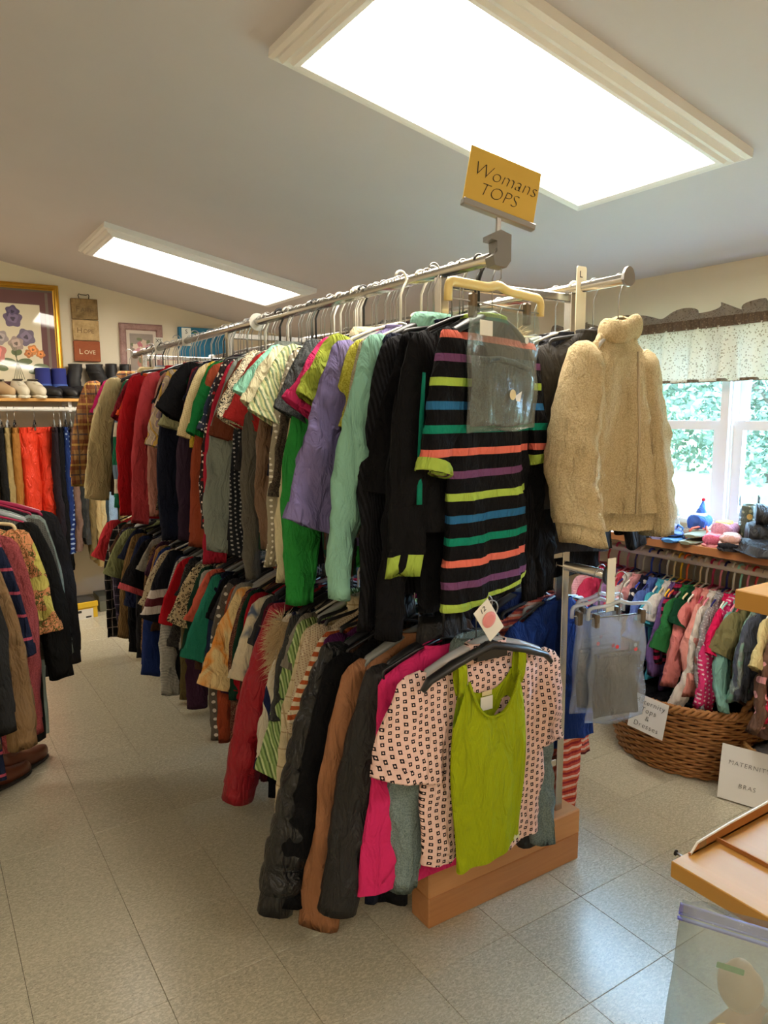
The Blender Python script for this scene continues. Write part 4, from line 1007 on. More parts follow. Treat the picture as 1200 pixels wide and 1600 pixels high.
# ------------------------------------------------------------------ back wall: shelf, rod, trousers, boots, pictures
M_PINE = wood('shelf_pine', (222, 170, 96), (200, 146, 76), 0)
ws = empty('wall_shelf', (.4, YB, 1.62)); tag(ws, 'pine wall shelf above the trouser rod on the back wall', 'shelf')
MB().box((-1.6, -.31, 0), (1.25, 0, .022), .002).out('board', M_PINE, ws)
for x in (.07, .62, 1.16, -.8):
    MB().box((x-.012, -.26, -.02), (x+.012, -.005, 0), .002).out('bracket', WHITE_PAINT, ws)
    MB().box((x-.012, -.02, -.2), (x+.012, -.002, -.02), .002).out('bracket', WHITE_PAINT, ws)
    MB().box((x-.012, -.275, -.075), (x+.012, -.25, -.0), .002).out('rod_bracket', WHITE_PAINT, ws)
rod = MB().tube([(-1.2, YB-.26, 1.565), (1.62, YB-.26, 1.565)], .017, 14).out('closet_rod', plain('white_rod', (226, 222, 212), .4), None, True); tag(rod, 'white closet rod under the pine wall shelf', 'rod')
GT, HT = 'trousers on the back wall rod', 'hangers on the back wall rod'
KH = (186, 160, 110)
TR = [(.44,'brown corduroy','', (96,78,54)),(.50,'faded khaki','', (166,142,96)),(.555,'black twill','',(36,36,36)),(.60,'sand chino','',(176,154,104)),(.645,'caramel corduroy','',(176,122,60)),
      (.905,'dark plum','',(44,38,44)),(.945,'black stretch','',(26,26,28)),(.985,'navy patterned','',(34,52,104)),(1.02,'mauve brown','',(134,106,92)),(1.055,'charcoal sport','',(52,54,52)),(1.095,'grey wool','',(70,68,64)),
      (1.13,'olive chino','',(128,110,72)),(1.165,'beige chino','',(196,170,118)),(1.20,'stone chino','',(206,184,134)),(1.235,'dark teal','',(50,62,66)),(1.275,'light blue denim','',(138,164,186)),(1.34,'camel cord','',(160,134,88)),(1.40,'ivory linen','',(214,204,172)),(1.46,'black dress','',(32,34,36)),(1.52,'espresso','',(58,46,38))]
for i, (x, nm, _, c_) in enumerate(TR):
    L = .98+.12*math.sin(i*2.3)
    if nm == 'light blue denim': L = 1.12
    if nm == 'charcoal sport': L = .82
    m = fab('heather', c_, tuple(min(255, v*1.12+4) for v in c_)) if 'denim' in nm else S(c_)
    if 'patterned' in nm: m = fab('dots', c_, (150, 170, 200), s=1.2)
    trousers('trousers', nm+' trousers on the back wall rod', GT, (x, YB-.26, 1.565), R(82+rng.uniform(-6, 6)), m, L, .15, .026, 40+i)
    hanger((x, YB-.26, 1.565), R(82), ['clear', 'black', 'wire'][i % 3] if i % 3 < 2 else 'grey', 'clip', ['clear', 'black', 'grey'][i % 3]+' clip hanger above the '+nm+' trousers', HT, .14)
M_ORG = S((238, 62, 30), rough=.5)
sp = trousers('snow_trousers', 'bright orange-red nylon snow trousers facing outwards on the rod', GT, (.775, YB-.30, 1.565), R(22), M_ORG, 1.0, .128, .05, 77, gather=.1)
sp.children[0].scale = (1, 1, 1)
hanger((.775, YB-.26, 1.565), R(80), 'black', 'clip', 'black clip hanger above the orange snow trousers', HT, .11)

GS = 'footwear on the back wall shelf'; SZ = 1.642
BLUE = plain('blue_felt', (46, 54, 128), .9, bump=.3); RUB = plain('black_rubber', (34, 33, 34), .5); BNY = plain('black_nylon', (38, 37, 38), .6, bump=.3, bscale=60)
CAN = plain('cream_canvas', (214, 204, 180), .85, bump=.2); WSO = plain('white_rubber', (226, 220, 200), .5); BEI = plain('beige_suede', (190, 160, 120), .9)
def sneaker(name, label, group, loc, rz, m, ms, L=.24, W=.042, H=.085, toe=.5, laces=True, cat='shoe', hl=0):
    e = empty(name, loc, rz); tag(e, label, cat, group)
    sole(L, W, .022, 0, hl).out('sole', ms, e)
    rows = foot_rows(L*.97, W*.97, H, toe, 16, hl, .018); MB().grid(rows, True, True, True).out('upper', m, e, True)
    q = [(.026*math.cos(a), -L*.26+.045*math.sin(a), .018+H*1.0) for a in np.linspace(0, 2*PI, 15)[:-1]]
    MB().grid([q, [(x*1.15, y, z-.006) for x, y, z in q]], True, True).out('opening_lining', plain('shoe_lining', (90, 82, 70), .9), e, True)
    if laces:
        for k in range(4):
            y = -L*.02+k*L*.07; zz = .022+H*(1-.5*min(1, max(0, (.5+y/L-.25)/.55))**.8)
            MB().tube([(-.02, y, zz-.003), (0, y+.004, zz+.003), (.02, y, zz-.003)], .0025, 5).out('lace', ms, e, True)
    return e
F_ = YB-.17
def fit(e, k): e.scale = (k, k, k); return e
fit(sneaker('flat_shoe', 'beige suede flat shoe at the left end of the shelf', GS, (.50, F_, SZ), R(188), BEI, WSO, .24, .042, .08, .5, False), 1.2)
fit(sneaker('flat_shoe', 'beige suede flat shoe beside the white sneakers', GS, (.60, F_-.01, SZ), R(200), BEI, WSO, .24, .042, .095, .5, False), 1.2)
fit(sneaker('sneaker', 'cream lace-up sneaker beside the beige flat', GS, (.708, F_-.03, SZ), R(186), CAN, WSO, .25, .043, .10), 1.2)
fit(sneaker('sneaker', 'cream lace-up sneaker beside the blue boots', GS, (.812, F_-.03, SZ), R(190), CAN, WSO, .25, .043, .10), 1.2)
fit(boot('snow_boot', 'blue felt snow boot beside the cream sneakers', GS, (.905, F_, SZ), R(202), BLUE, RUB, .25, .047, .145, .050, foot_mat=RUB, trim=plain('blue_band', (70, 96, 170), .8)), 1.16)
fit(boot('snow_boot', 'blue felt snow boot beside the black boots', GS, (1.015, F_, SZ), R(202), BLUE, RUB, .25, .047, .145, .050, foot_mat=RUB, trim=plain('blue_band', (70, 96, 170), .8)), 1.16)
fit(boot('winter_boot', 'black nylon winter boot, left of the slouching pair', GS, (1.135, F_, SZ), R(206), BNY, RUB, .26, .05, .18, .048, lean=0, crease=.05, collapse=.5), 1.15)
fit(boot('winter_boot', 'black nylon winter boot, right of the slouching pair', GS, (1.28, F_, SZ), R(200), BNY, RUB, .26, .05, .18, .06, lean=.01, crease=.05, collapse=-1), 1.15)
fit(boot('winter_boot', 'tall black boot near the plaid flannel shirt', GS, (1.385, F_+.01, SZ), R(190), RUB, RUB, .25, .046, .20, .046), 1.1)
fit(boot('winter_boot', 'tall black boot at the right shelf end', GS, (1.49, F_+.01, SZ), R(188), RUB, RUB, .25, .046, .20, .046), 1.1)

# gold-framed botanical picture leaning on the shelf
GOLD = plain('gilt_frame', (206, 160, 60), .28, .75)
def glazed(name, c, rough=.6):
    b = NB(name, rough); b.color(lin(c)); b.b.inputs['Coat Weight'].default_value = 1; b.b.inputs['Coat Roughness'].default_value = .03; return b.m
def frame_rails(parent, hw, h, w, prof, m, nm='frame_rail'):
    cor = [(-hw, 0), (hw, 0), (hw, h), (-hw, h)]
    for k in range(4):
        a, b = cor[k], cor[(k+1) % 4]; rows = []
        for (x, z) in (a, b):
            sx, sz = (-1 if x > 0 else 1), (1 if z == 0 else -1); rows.append([(x+sx*d*w, -y, z+sz*d*w) for d, y in prof])
        MB().grid(rows, True, True, True).out(nm, m, parent)
PROF = [(0, 0), (0, .012), (.12, .024), (.3, .02), (.45, .028), (.7, .03), (.85, .018), (1, .014), (1, 0)]
def blob(cx, cz, r, k, amp, ph=0, sx=1, sz=1, n=28): return [(cx+sx*r*(1+amp*math.sin(k*a+ph))*math.cos(a), cz+sz*r*(1+amp*math.sin(k*a+ph))*math.sin(a)) for a in np.linspace(0, 2*PI, n+1)[:-1]]
def flat(poly, y, m, parent, nm): return MB().prism(poly, 'y', y-.0006, y).out(nm, m, parent)
gf = empty('framed_picture', (.645, YB-.045, 1.643)); gf.rotation_euler = (R(-2.2), 0, 0); tag(gf, 'large gold-framed botanical flower print leaning above the shelf', 'picture')
frame_rails(gf, .385, .845, .045, PROF, GOLD)
MB().box((-.345, -.012, .04), (.345, -.004, .805)).out('mat_border', glazed('plum_mat', (104, 66, 66)), gf)
for z0_, z1_ in ((.04, .06), (.785, .805)): MB().box((-.34, -.0128, z0_), (.34, -.012, z1_)).out('mat_band', glazed('grey_mat', (96, 88, 78)), gf)
MB().box((-.345, -.0135, .125), (.245, -.012, .69)).out('print_paper', glazed('ivory_paper', (226, 214, 184)), gf)
MB().box((.285, -.0135, .06), (.305, -.0125, .78)).out('mat_band', glazed('grey_mat', (120, 104, 92)), gf)
pf = [(-.03, .58, .06, (112, 96, 124)), (-.03, .63, .045, (86, 74, 104)), (-.19, .5, .055, (190, 182, 168)), (-.12, .44, .05, (164, 152, 150)), (.05, .45, .06, (120, 108, 128)), (-.02, .40, .05, (170, 150, 140)),
      (-.16, .33, .07, (206, 130, 120)), (-.24, .28, .05, (196, 110, 110)), (.09, .36, .035, (214, 140, 80)), (.14, .33, .03, (206, 130, 70)), (.06, .33, .03, (190, 120, 70))]
pf = [(x+.09, z, r_, c_) for x, z, r_, c_ in pf]
for i, (x, z, r_, c_) in enumerate(pf): (flat(blob(x, z, r_, 5, .13, i), -.0137-.0002*i, glazed('printed_petal', c_), gf, 'printed_flower'), flat(blob(x, z+r_*.1, r_*.6, 4, .12, i*2), -.0145-.0002*i, glazed('printed_petal_light', tuple(min(255, v*1.18) for v in c_)), gf, 'printed_flower'), flat(blob(x, z, r_*.25, 3, .2, i), -.015-.0002*i, glazed('printed_petal_dark', tuple(v*.7 for v in c_)), gf, 'printed_flower'))
for i, (x, z, r_, q) in enumerate([(.03, .27, .05, .5), (.1, .2, .045, .5), (.14, .235, .05, .55), (-.08, .27, .05, .5), (-.12, .22, .04, .5), (-.02, .34, .04, .6), (-.3, .4, .05, .4)]):
    flat(blob(x+.09, z, r_, 2, .1, i, 1, q), -.0136, glazed('printed_leaf', (104, 116, 80)), gf, 'printed_leaf')
for i in range(5):
    x = .04+i*.018; MB().tube([(.07-.01*i, -.0138, .4), (.065+i*.004, -.0138, .25), (x, -.0138, .14)], .0022, 5).out('printed_stem', glazed('printed_stem', (96, 104, 72)), gf)

# plaque
pq = empty('wall_plaque', (1.212, YB-.022, 1.93)); pq.rotation_euler = (0, R(-.5), 0); tag(pq, 'hanging wooden plaque with panels reading Faith, Hope and Love', 'plaque')
def mott(nm, c1, c2):
    b = NB(nm, .8); b.color(b.mix(b.ramp(b.noise(22, 5, .7), [(.35, (0,0,0,1)), (.65, (1,1,1,1))]), lin(c1), lin(tuple(v*.9 for v in c2)))); return b.m
for k, (txt, c1, c2, ci) in enumerate((('LOVE', (150, 78, 50), (178, 100, 62), (226, 206, 170)), ('HOPE', (206, 176, 128), (190, 158, 108), (120, 92, 60)), ('FAITH', (160, 132, 88), (130, 104, 66), (104, 82, 54)))):
    pb = MB().box((-.096, -.012, .004+k*.159), (.096, .014, .158+k*.159), .003).out('panel', mott('plaque_'+txt.lower(), c1, c2), pq)
    pi_ = plain('plaque_ink_'+txt, ci, .8); w_ = {'LOVE': .062, 'HOPE': .062, 'FAITH': .066}[txt]
    lettering(txt[0], .058, pi_, pb, (-w_+.014, -.0128, .076+k*.159), (PI/2, 0, 0), 0); lettering(txt[1:], .043, pi_, pb, (.018, -.0128, .072+k*.159), (PI/2, 0, 0), 0)
MB().tube([(-.035, .0, .478), (-.04, .0, .5), (-.034, 0, .512), (-.02, 0, .505), (.02, 0, .505), (.034, 0, .512), (.04, 0, .5), (.035, 0, .478)], .003, 6).out('wire_hanger', plain('dark_wire', (50, 42, 34), .5, .5), pq, True)

# pink floral frame
pk = empty('framed_picture', (1.63, YB-.012, 1.80)); tag(pk, 'pale pink framed painting of roses in a vase', 'picture')
frame_rails(pk, .17, .445, .052, [(0, 0), (0, .016), (.2, .026), (.8, .022), (1, .01), (1, 0)], mott('dusty_pink_wood', (176, 142, 136), (158, 122, 118)))
MB().box((-.125, -.008, .045), (.125, -.003, .40)).out('liner', plain('cream_liner', (212, 198, 184), .8), pk)
MB().box((-.092, -.0098, .078), (.092, -.0078, .367)).out('canvas', mott('painted_background', (150, 138, 132), (176, 162, 150)), pk)
flat(blob(.005, .135, .042, 2, .08, 1.5), -.0099, plain('painted_vase', (176, 120, 104), .6), pk, 'painted_vase')
for i in range(14):
    a = i*2.4; q = .018*math.sqrt(i); flat(blob(.0+q*math.cos(a), .245+q*.95*math.sin(a), .022, 5, .18, i), -.0101-.0001*i, plain('painted_rose_%d' % (i % 4), [(214, 150, 158), (226, 206, 190), (190, 110, 122), (206, 180, 160)][i % 4], .6), pk, 'painted_rose')
for i in range(7):
    a = i*.9; flat(blob(.085*math.cos(a)*.9, .24+.085*math.sin(a), .016, 2, .3, a), -.00995, plain('painted_leaf', (116, 122, 92), .7), pk, 'painted_leaf')
# blue canvas and pink sign far right
bc = empty('canvas_print', (2.13, YB-.03, 1.98)); tag(bc, 'bright blue canvas print behind the rail end', 'canvas')
MB().box((-.2, -.02, 0), (.2, .028, .26), .002).out('canvas', mott('blue_canvas', (40, 110, 156), (66, 140, 170)), bc)
MB().tube([(-.14, -.021, .2), (-.1, -.022, .23), (-.02, -.022, .2), (.1, -.022, .22)], .006, 6).out('painted_vine', plain('painted_green', (90, 130, 80), .6), bc)
sg2 = empty('wall_sign', (2.52, YB-.02, 1.86)); tag(sg2, 'magenta sign with white curls on the back wall', 'sign')
MB().box((-.2, -.008, 0), (.2, .012, .2), .002).out('board', plain('magenta_board', (196, 36, 106), .6), sg2)
for k in range(3): MB().tube([(-.16+.11*k+.1*t/12, -.009, .1+.035*math.sin(t*1.1+k)-.01*k) for t in range(13)], .006, 6).out('painted_curl', CARD_W, sg2, True)

# shoe boxes on the floor by the back wall
def shoebox(loc, rz, label, c1, c2):
    e = empty('shoe_box', loc, rz); tag(e, label, 'box', 'shoe boxes on the floor')
    MB().box((-.15, -.1, 0), (.15, .1, .10), .002).out('body', c1, e)
    MB().box((-.155, -.105, .085), (.155, .105, .125), .002).out('lid', c2, e)
    return e
YEL = plain('yellow_box_card', (232, 190, 40), .6)
sb = shoebox((.945, 5.78, 0), R(8), 'yellow shoe box with black lid on the floor', YEL, YEL)
MB().box((-.02, -.1065, .0), (.115, -.1055, .075)).out('white_label', CARD_W, sb)
MB().box((-.0, -.107, .05), (.03, -.1064, .068)).out('label_print', INK, sb); MB().box((.06, -.107, .008), (.1, -.1064, .02)).out('label_print', INK, sb)
MB().box((-.03, -.09, .1255), (.15, .1, .127)).out('lid_panel', plain('dark_grey_card', (62, 60, 58), .6), sb)
MB().prism([(-.13, .03), (-.12, .045), (-.1, .05), (-.09, .035), (-.1, .02), (-.12, .018)], 'y', -.1072, -.1062).out('logo', plain('red_print', (190, 50, 40), .6), sb)
shoebox((1.30, 5.93, 0), 0, 'grey-green shoe box against the back wall', plain('green_grey_card', (110, 112, 96), .7), plain('grey_card', (90, 92, 84), .7))

# ------------------------------------------------------------------ window side: valance, shelf, shoes
SX0 = 2.70
val = empty('valance', (XW, 1.9, 1.66)); tag(val, 'ruffled off-white printed valance with brown header above the window', 'valance')
def valmat():
    b = NB('printed_cotton_voile', .9, 0, .1); b.color(b.mix(b.math('LESS_THAN', b.math('ADD', b.voro(95), b.math('MULTIPLY', b.noise(60, 3), .7)), .66), lin((216, 212, 196)), lin((150, 138, 112))))
    # thin cloth lets daylight through
    tl_ = b.n('ShaderNodeBsdfTranslucent'); tl_.inputs[0].default_value = lin((232, 228, 208)); mx = b.n('ShaderNodeMixShader'); mx.inputs[0].default_value = .05
    b.l(b.b.outputs[0], mx.inputs[1]); b.l(tl_.outputs[0], mx.inputs[2]); b.l(mx.outputs[0], b.t.nodes['Material Output'].inputs[0]); return b.m
M_VAL = valmat(); M_VBR = fab('floral', (104, 88, 72), (130, 112, 92), s=.4)
ny = 420; ys = np.linspace(-.98, 1.06, ny)
def vrow(z, amp, k=1.0, zwob=0): return [(-.055-amp*(math.sin(y*38*k+2*math.sin(y*5))+.5*math.sin(y*83*k)), y, z+zwob*math.sin(y*19+math.sin(y*7)*2)) for y in ys]
MB().grid([vrow(.245, .004, 3), vrow(.2, .008), vrow(.12, .016), vrow(.05, .022), vrow(.002, .026)], False).out('skirt', M_VAL, val, True)
MB().grid([vrow(.012, .0262), vrow(-.002, .0268)], False).out('hem_trim', M_VBR, val, True)
def hrow(z, amp, k): return [(-.06-amp*math.sin(y*k+math.sin(y*9)), y, z) for y in ys]
MB().grid([hrow(.238, .003, 190), hrow(.252, .006, 190), hrow(.27, .006, 190), hrow(.283, .003, 190)], False).out('header_band', M_VBR, val, True)
rf = []
for t in (0, .33, .66, 1): rf.append([(-.06-t*.03*math.sin(y*42+3*math.sin(y*8)), y, .283+.052*t*(.75+.35*math.sin(y*27+2*math.sin(y*6)))) for y in ys])
MB().grid(rf, False).out('ruffle', fab('floral', (140, 130, 116), (112, 100, 88), s=.4), val, True)
MB().tube([(-.04, -1.0, .262), (-.04, 1.08, .262)], .006, 8).out('curtain_rod', WHITE_PAINT, val, True)

sh_ = empty('window_shelf', (SX0, 1.9, .955)); tag(sh_, 'long wooden shelf under the window holding footwear', 'shelf')
MB().box((0, -1.6, 0), (XW-SX0-.002, 1.6, .02), .002).out('board', wood('pale_shelf_board', (214, 170, 122), (196, 150, 104), 1), sh_)
MB().box((-.006, -1.6, -.012), (0, 1.6, .021), .001).out('front_edge', wood('shelf_edge', (170, 112, 66), (150, 94, 54), 1), sh_)
for y in (-1.4, -.6, .3, 1.3): MB().box((.2, y-.015, -.22), (XW-SX0-.004, y+.015, 0), .002).out('bracket', WHITE_PAINT, sh_)
kr = MB().tube([(2.86, .35, .875), (2.86, 3.4, .875)], .017, 14).out('closet_rod', plain('cream_rod', (226, 214, 196), .45), None, True); tag(kr, 'cream rod under the window shelf with children\'s clothes', 'rod')
krb = MB()
for y in (.5, 1.3, 2.2, 3.2): krb.box((2.852, y-.006, .875), (2.868, y+.006, .955))
krb.out('rod_hanger', WHITE_PAINT, kr)
FZ = .976; GW = 'footwear on the window shelf'
def flipflop(label, loc, rz, c1, c2, L=.2, th=.014, tilt=0):
    e = empty('flip_flop', loc, rz); e.rotation_euler = (tilt, 0, rz); tag(e, label, 'flip-flop', GW)
    sole(L, .038, th).out('sole', plain('foam_sole', c1, .7), e)
    for sx in (-1, 1): MB().tube([(0, L*.26, th), (sx*.012, L*.2, th+.018), (sx*.032, -L*.02, th+.012), (sx*.038, -L*.08, th-.002)], .005, 6).out('strap', plain('strap', c2, .6), e, True)
    return e
def slipper(label, loc, rz, c, c2, L=.21, H=.055, fuzz=True, tilt=0, nm='slipper', W=.042):
    e = empty(nm, loc); e.rotation_euler = (tilt, 0, rz); tag(e, label, 'slipper', GW)
    sole(L, W, .014).out('sole', S(c2), e)
    MB().grid(foot_rows(L, W, H, .72, 18, 0, .01), True, True, True).out('upper', fab('heather', c, tuple(min(255, v+20) for v in c), fuzz=.9) if fuzz else S(c), e, True)
    q = [(.028*math.cos(a), -L*.2+.05*math.sin(a), .012+H) for a in np.linspace(0, 2*PI, 17)[:-1]]
    MB().grid([[(x*.6, y*.8-.01, z-.0) for x, y, z in q], q, [(x*1.2, y*1.05, z-.008) for x, y, z in q]], True, True).out('lining', S(c2), e, True)
    return e
slipper('lilac fluffy slipper lying on top of its pair', (2.80, 2.075, FZ+.052), R(-60), (164, 164, 208), (206, 140, 176), .22, .06, tilt=R(8))
slipper('lilac fluffy slipper underneath the other lilac one', (2.80, 2.0, FZ), R(-75), (160, 158, 200), (150, 148, 190), .22, .055)
slipper('tan felt slipper with red pompom', (2.87, 2.20, FZ+.05), R(-70), (190, 150, 110), (170, 120, 84), .22, .05)
slipper('tan felt slipper below the pompom one', (2.87, 2.19, FZ), R(-66), (180, 140, 100), (160, 112, 80), .22, .05)
slipper('cream knit slipper by the window', (2.97, 2.1, FZ+.07), R(-50), (214, 204, 180), (226, 216, 196), .24, .06)
slipper('beige moccasin under the cream slipper', (2.97, 2.1, FZ), R(-55), (186, 170, 150), (160, 140, 120), .25, .065)
slipper('blue pointed elf slipper with red tip ball', (2.93, 1.915, FZ+.035), R(-70), (70, 104, 180), (196, 190, 180), .22, .06, False)
slipper('grey slipper beneath the blue elf slipper', (2.91, 1.93, FZ), R(-70), (176, 164, 152), (150, 140, 130), .22, .034, False)
slipper('rainbow plush slipper on the shelf', (2.86, 1.745, FZ+.03), R(-80), (216, 150, 170), (240, 190, 110), .19, .055)
slipper('pink plush slipper below the rainbow one', (2.80, 1.755, FZ), R(-70), (226, 110, 140), (240, 160, 170), .19, .04)
slipper('dusty pink ballet flat near the black boots', (2.78, 1.68, FZ+.02), R(-60), (206, 160, 150), (220, 184, 172), .2, .03, False)
slipper('black ballet flat at the shelf front', (2.77, 1.675, FZ), R(-64), (40, 40, 46), (60, 60, 66), .2, .022, False)
flipflop('teal blue flip-flop on the shelf front', (2.76, 1.92, FZ), R(-72), (50, 100, 150), (40, 70, 130))
flipflop('navy flip-flop leaning on the teal one', (2.80, 1.955, FZ+.02), R(-60), (40, 72, 130), (60, 110, 170))
flipflop('olive flip-flop with coral straps, upper', (2.81, 1.84, FZ+.026), R(-78), (120, 120, 96), (230, 110, 90))
flipflop('olive flip-flop with coral straps, lower', (2.78, 1.835, FZ), R(-82), (116, 116, 92), (224, 80, 70))
flipflop('black flip-flop at the left end of the shelf', (2.76, 2.06, FZ), R(-80), (36, 36, 40), (30, 30, 34))
flipflop('dark sandal stacked on the black flip-flop', (2.77, 2.09, FZ+.017), R(-74), (52, 48, 48), (60, 56, 52))
for (x, y, z, r_) in ((2.90, 2.16, FZ+.115, .014), (2.955, 1.885, FZ+.125, .008)):
    pass
bl = [o for o in bpy.data.objects if o.get('label', '') == 'blue pointed elf slipper with red tip ball'][0]
MB().tube([(0, -.02, .05), (.0, .0, .085), (.0, .02, .12)], [.03, .017, .004], 8).out('pointed_tip', S((70, 104, 180)), bl, True)
o = MB().lathe([(.002, -.008), (.008, -.004), (.008, .004), (.002, .008)], 10).out('pompom', S((206, 40, 60)), bl, True); o.location = (0, .022, .126)
tn = [o for o in bpy.data.objects if o.get('label', '') == 'tan felt slipper with red pompom'][0]
o = MB().lathe([(.003, -.014), (.014, -.006), (.014, .006), (.003, .014)], 10).out('pompom', S((206, 36, 56)), tn, True); o.location = (0, .05, .058)
M_WEL = fab('floral', (84, 92, 80), (160, 160, 130), (196, 160, 90), s=1.1, rough=.35)
for k, (x, y) in enumerate(((2.99, 1.735), (2.97, 1.64))):
    b_ = boot('rain_boot', ['floral rain boot with pull loops beside the window mullion', 'floral rain boot with pull loops at the right'][k], GW, (x, y, FZ), R(-60), M_WEL, RUB, .2, .04, .11, .042)
    for s_ in (-1, 1): MB().tube([(s_*.034, -.05-.012, .155), (s_*.036, -.052, .19), (s_*.034, -.04, .2), (s_*.034, -.03, .155)], .0025, 5).out('pull_loop', RUB, b_, True)
bk = empty('rolled_jacket', (2.86, 1.52, FZ)); tag(bk, 'black rolled-up jacket at the right end of the shelf', 'jacket')
for k, (a, b_, rr_) in enumerate((((-.07, .1, .06), (.12, -.12, .06), .06), ((-.05, .08, .14), (.1, -.14, .14), .05))):
    MB().tube([Vector(a).lerp(Vector(b_), t/9) for t in range(10)], [rr_*(.8+.2*math.sin(t*1.7+k)) for t in range(10)], 16, True, 1.1).out('roll', S((30, 30, 33), rough=.55), bk, True)
soft = []
for i in range(9):
    t = i/8; soft.append([((.10-.06*t)*math.cos(a)-.1, .12*math.sin(a)*(1-.3*t)+.02, .005+.04*t+.01*math.sin(3*a+i)) for a in np.linspace(0, 2*PI, 21)[:-1]])
MB().grid(soft, True, True, True).out('loose_sleeve', S((34, 34, 38), rough=.55), bk, True)

# ------------------------------------------------------------------ children's clothes
DZ[0] = .012
GK, HKD = "children's clothes under the window", "children's hangers under the window"
PKT = (226, 120, 140)
KD = [
 (2.42,'top','pale pink ruffled child top','cap',None,.30,fab('hstripe',(232,180,190),(222,160,174),s=.2),'pink'),
 (2.36,'dress','raspberry child dress','short',.12,.46,S((208,60,96)),'red'),
 (2.30,'top','lavender child top','long',.24,.34,S((170,140,196)),'magenta'),
 (2.245,'jacket','watermelon pink child jacket','long',.28,.40,S((224,84,104)),'pink'),
 (2.20,'top','white child undershirt','long',.26,.36,S((222,214,210)),'navy'),
 (2.155,'cardigan','shell pink child cardigan','long',.22,.40,S((234,164,168)),'white'),
 (2.11,'dress','navy polka-dot child dress with striped hem','cap',None,.56,fab('dots',(30,32,52),(226,222,216),s=1.5),'blue'),
 (2.065,'tee','periwinkle blue child tee','short',.18,.40,S((96,118,190)),'navy'),
 (2.025,'top','cyan child top','short',.1,.48,S((80,176,200)),'white'),
 (1.99,'dress','white lace child dress','cap',None,.34,fab('scribble',(226,220,214),(190,184,180),s=.4),'cream'),
 (1.955,'top','violet child top','long',.26,.52,S((110,84,140)),'yellow'),
 (1.925,'top','black child top with crimson bands','long',.2,.38,fab('hstripe',(40,32,40),(170,40,80),s=.6),'orange'),
 (1.89,'tee','grass green child tee','short',.2,.42,S((48,116,64)),'grey'),
 (1.86,'dress','dark green child dress','cap',None,.60,S((22,66,44)),'cream'),
 (1.83,'hoodie','salmon pink child hoodie','long',.28,.42,S((230,138,134)),'white'),
 (1.80,'top','blush child blouse with ruffled cuffs','long',.30,.46,S((232,156,146)),'magenta'),
 (1.765,'sweater','white cable child sweater','long',.36,.52,S((224,214,204)),'pink'),
 (1.735,'top','grey spotted child top','long',.34,.50,fab('dots',(150,144,146),(200,196,196),s=.4),'navy'),
 (1.705,'tee','cerise child tee','short',.16,.40,S((222,32,88)),'white'),
 (1.675,'top','fuchsia child top with bow','long',.32,.44,fab('dots',(222,60,120),(240,200,210),s=.6),'mint'),
 (1.645,'top','seafoam child top','long',.3,.46,S((130,178,168)),'pink'),
 (1.61,'top','khaki child top','short',.14,.36,S((128,122,84)),'red'),
 (1.575,'top','grey-mint child top','long',.26,.42,fab('tiedye',(140,150,148),(120,170,150)),'wire'),
 (1.54,'top','slate child top','long',.24,.44,S((86,92,108)),'wire'),
 (1.505,'blouse','cream ruffled child blouse','short',.16,.34,S((222,206,150)),'white'),
 (1.465,'dress','brown child dress with big pink dots','long',.34,.50,fab('dots',(112,84,70),(230,166,170),s=2.1),'cream'),
 (1.42,'top','cherry child top with white dots','long',.28,.40,fab('dots',(216,50,84),(240,220,220),s=.6),'red'),
 (1.38,'top','teal child top','long',.28,.40,S((70,150,150)),'white'),
 (1.34,'top','rose child top','long',.28,.42,S((206,90,120)),'red'),
 (1.29,'top','midnight child top','long',.28,.42,S((34,36,58)),'white'),
]
for i, (y, nm, d, slv, sl, L, m, hc) in enumerate(KD):
    rz = R(rng.uniform(-4, 10)); z = .875
    o = dict(hw=.125, th=.016, sw=(.052, .045) if slv == 'long' else (.058, .06), ang=(30, 12) if slv == 'long' else (40, 26), fold=.008, n=24, sth=.016)
    garment(nm, d+' under the window shelf', {'tee': 'T-shirt'}.get(nm, nm), GK, (2.86, y, z), rz, m, L=L+.06, slv=slv, sl=sl, seed=1200+i, flare=1.35 if nm == 'dress' else 1.1, **o)
    hanger((2.86, y, z), rz, hc, 'wire' if hc == 'wire' else 'tubular', ('metal wire' if hc == 'wire' else hc+' plastic')+' hanger inside the '+d, HKD, .125)
trousers('leggings', 'brown child leggings with big pink dots', GK, (2.83, 1.487, .875), R(4), fab('dots', (112, 84, 74), (232, 170, 174), s=2.1), .50, .075, .03, 91, cat='leggings')
trousers('leggings', 'pink child leggings with white dots', GK, (2.83, 1.443, .875), R(4), fab('dots', (220, 60, 96), (244, 224, 224), s=.6), .48, .075, .03, 92, cat='leggings')
hanger((2.83, 1.487, .875), R(4), 'clear', 'clip', 'clear clip hanger above the brown dotted leggings', HKD, .08)
hanger((2.83, 1.443, .875), R(4), 'clear', 'clip', 'clear clip hanger above the pink dotted leggings', HKD, .08)

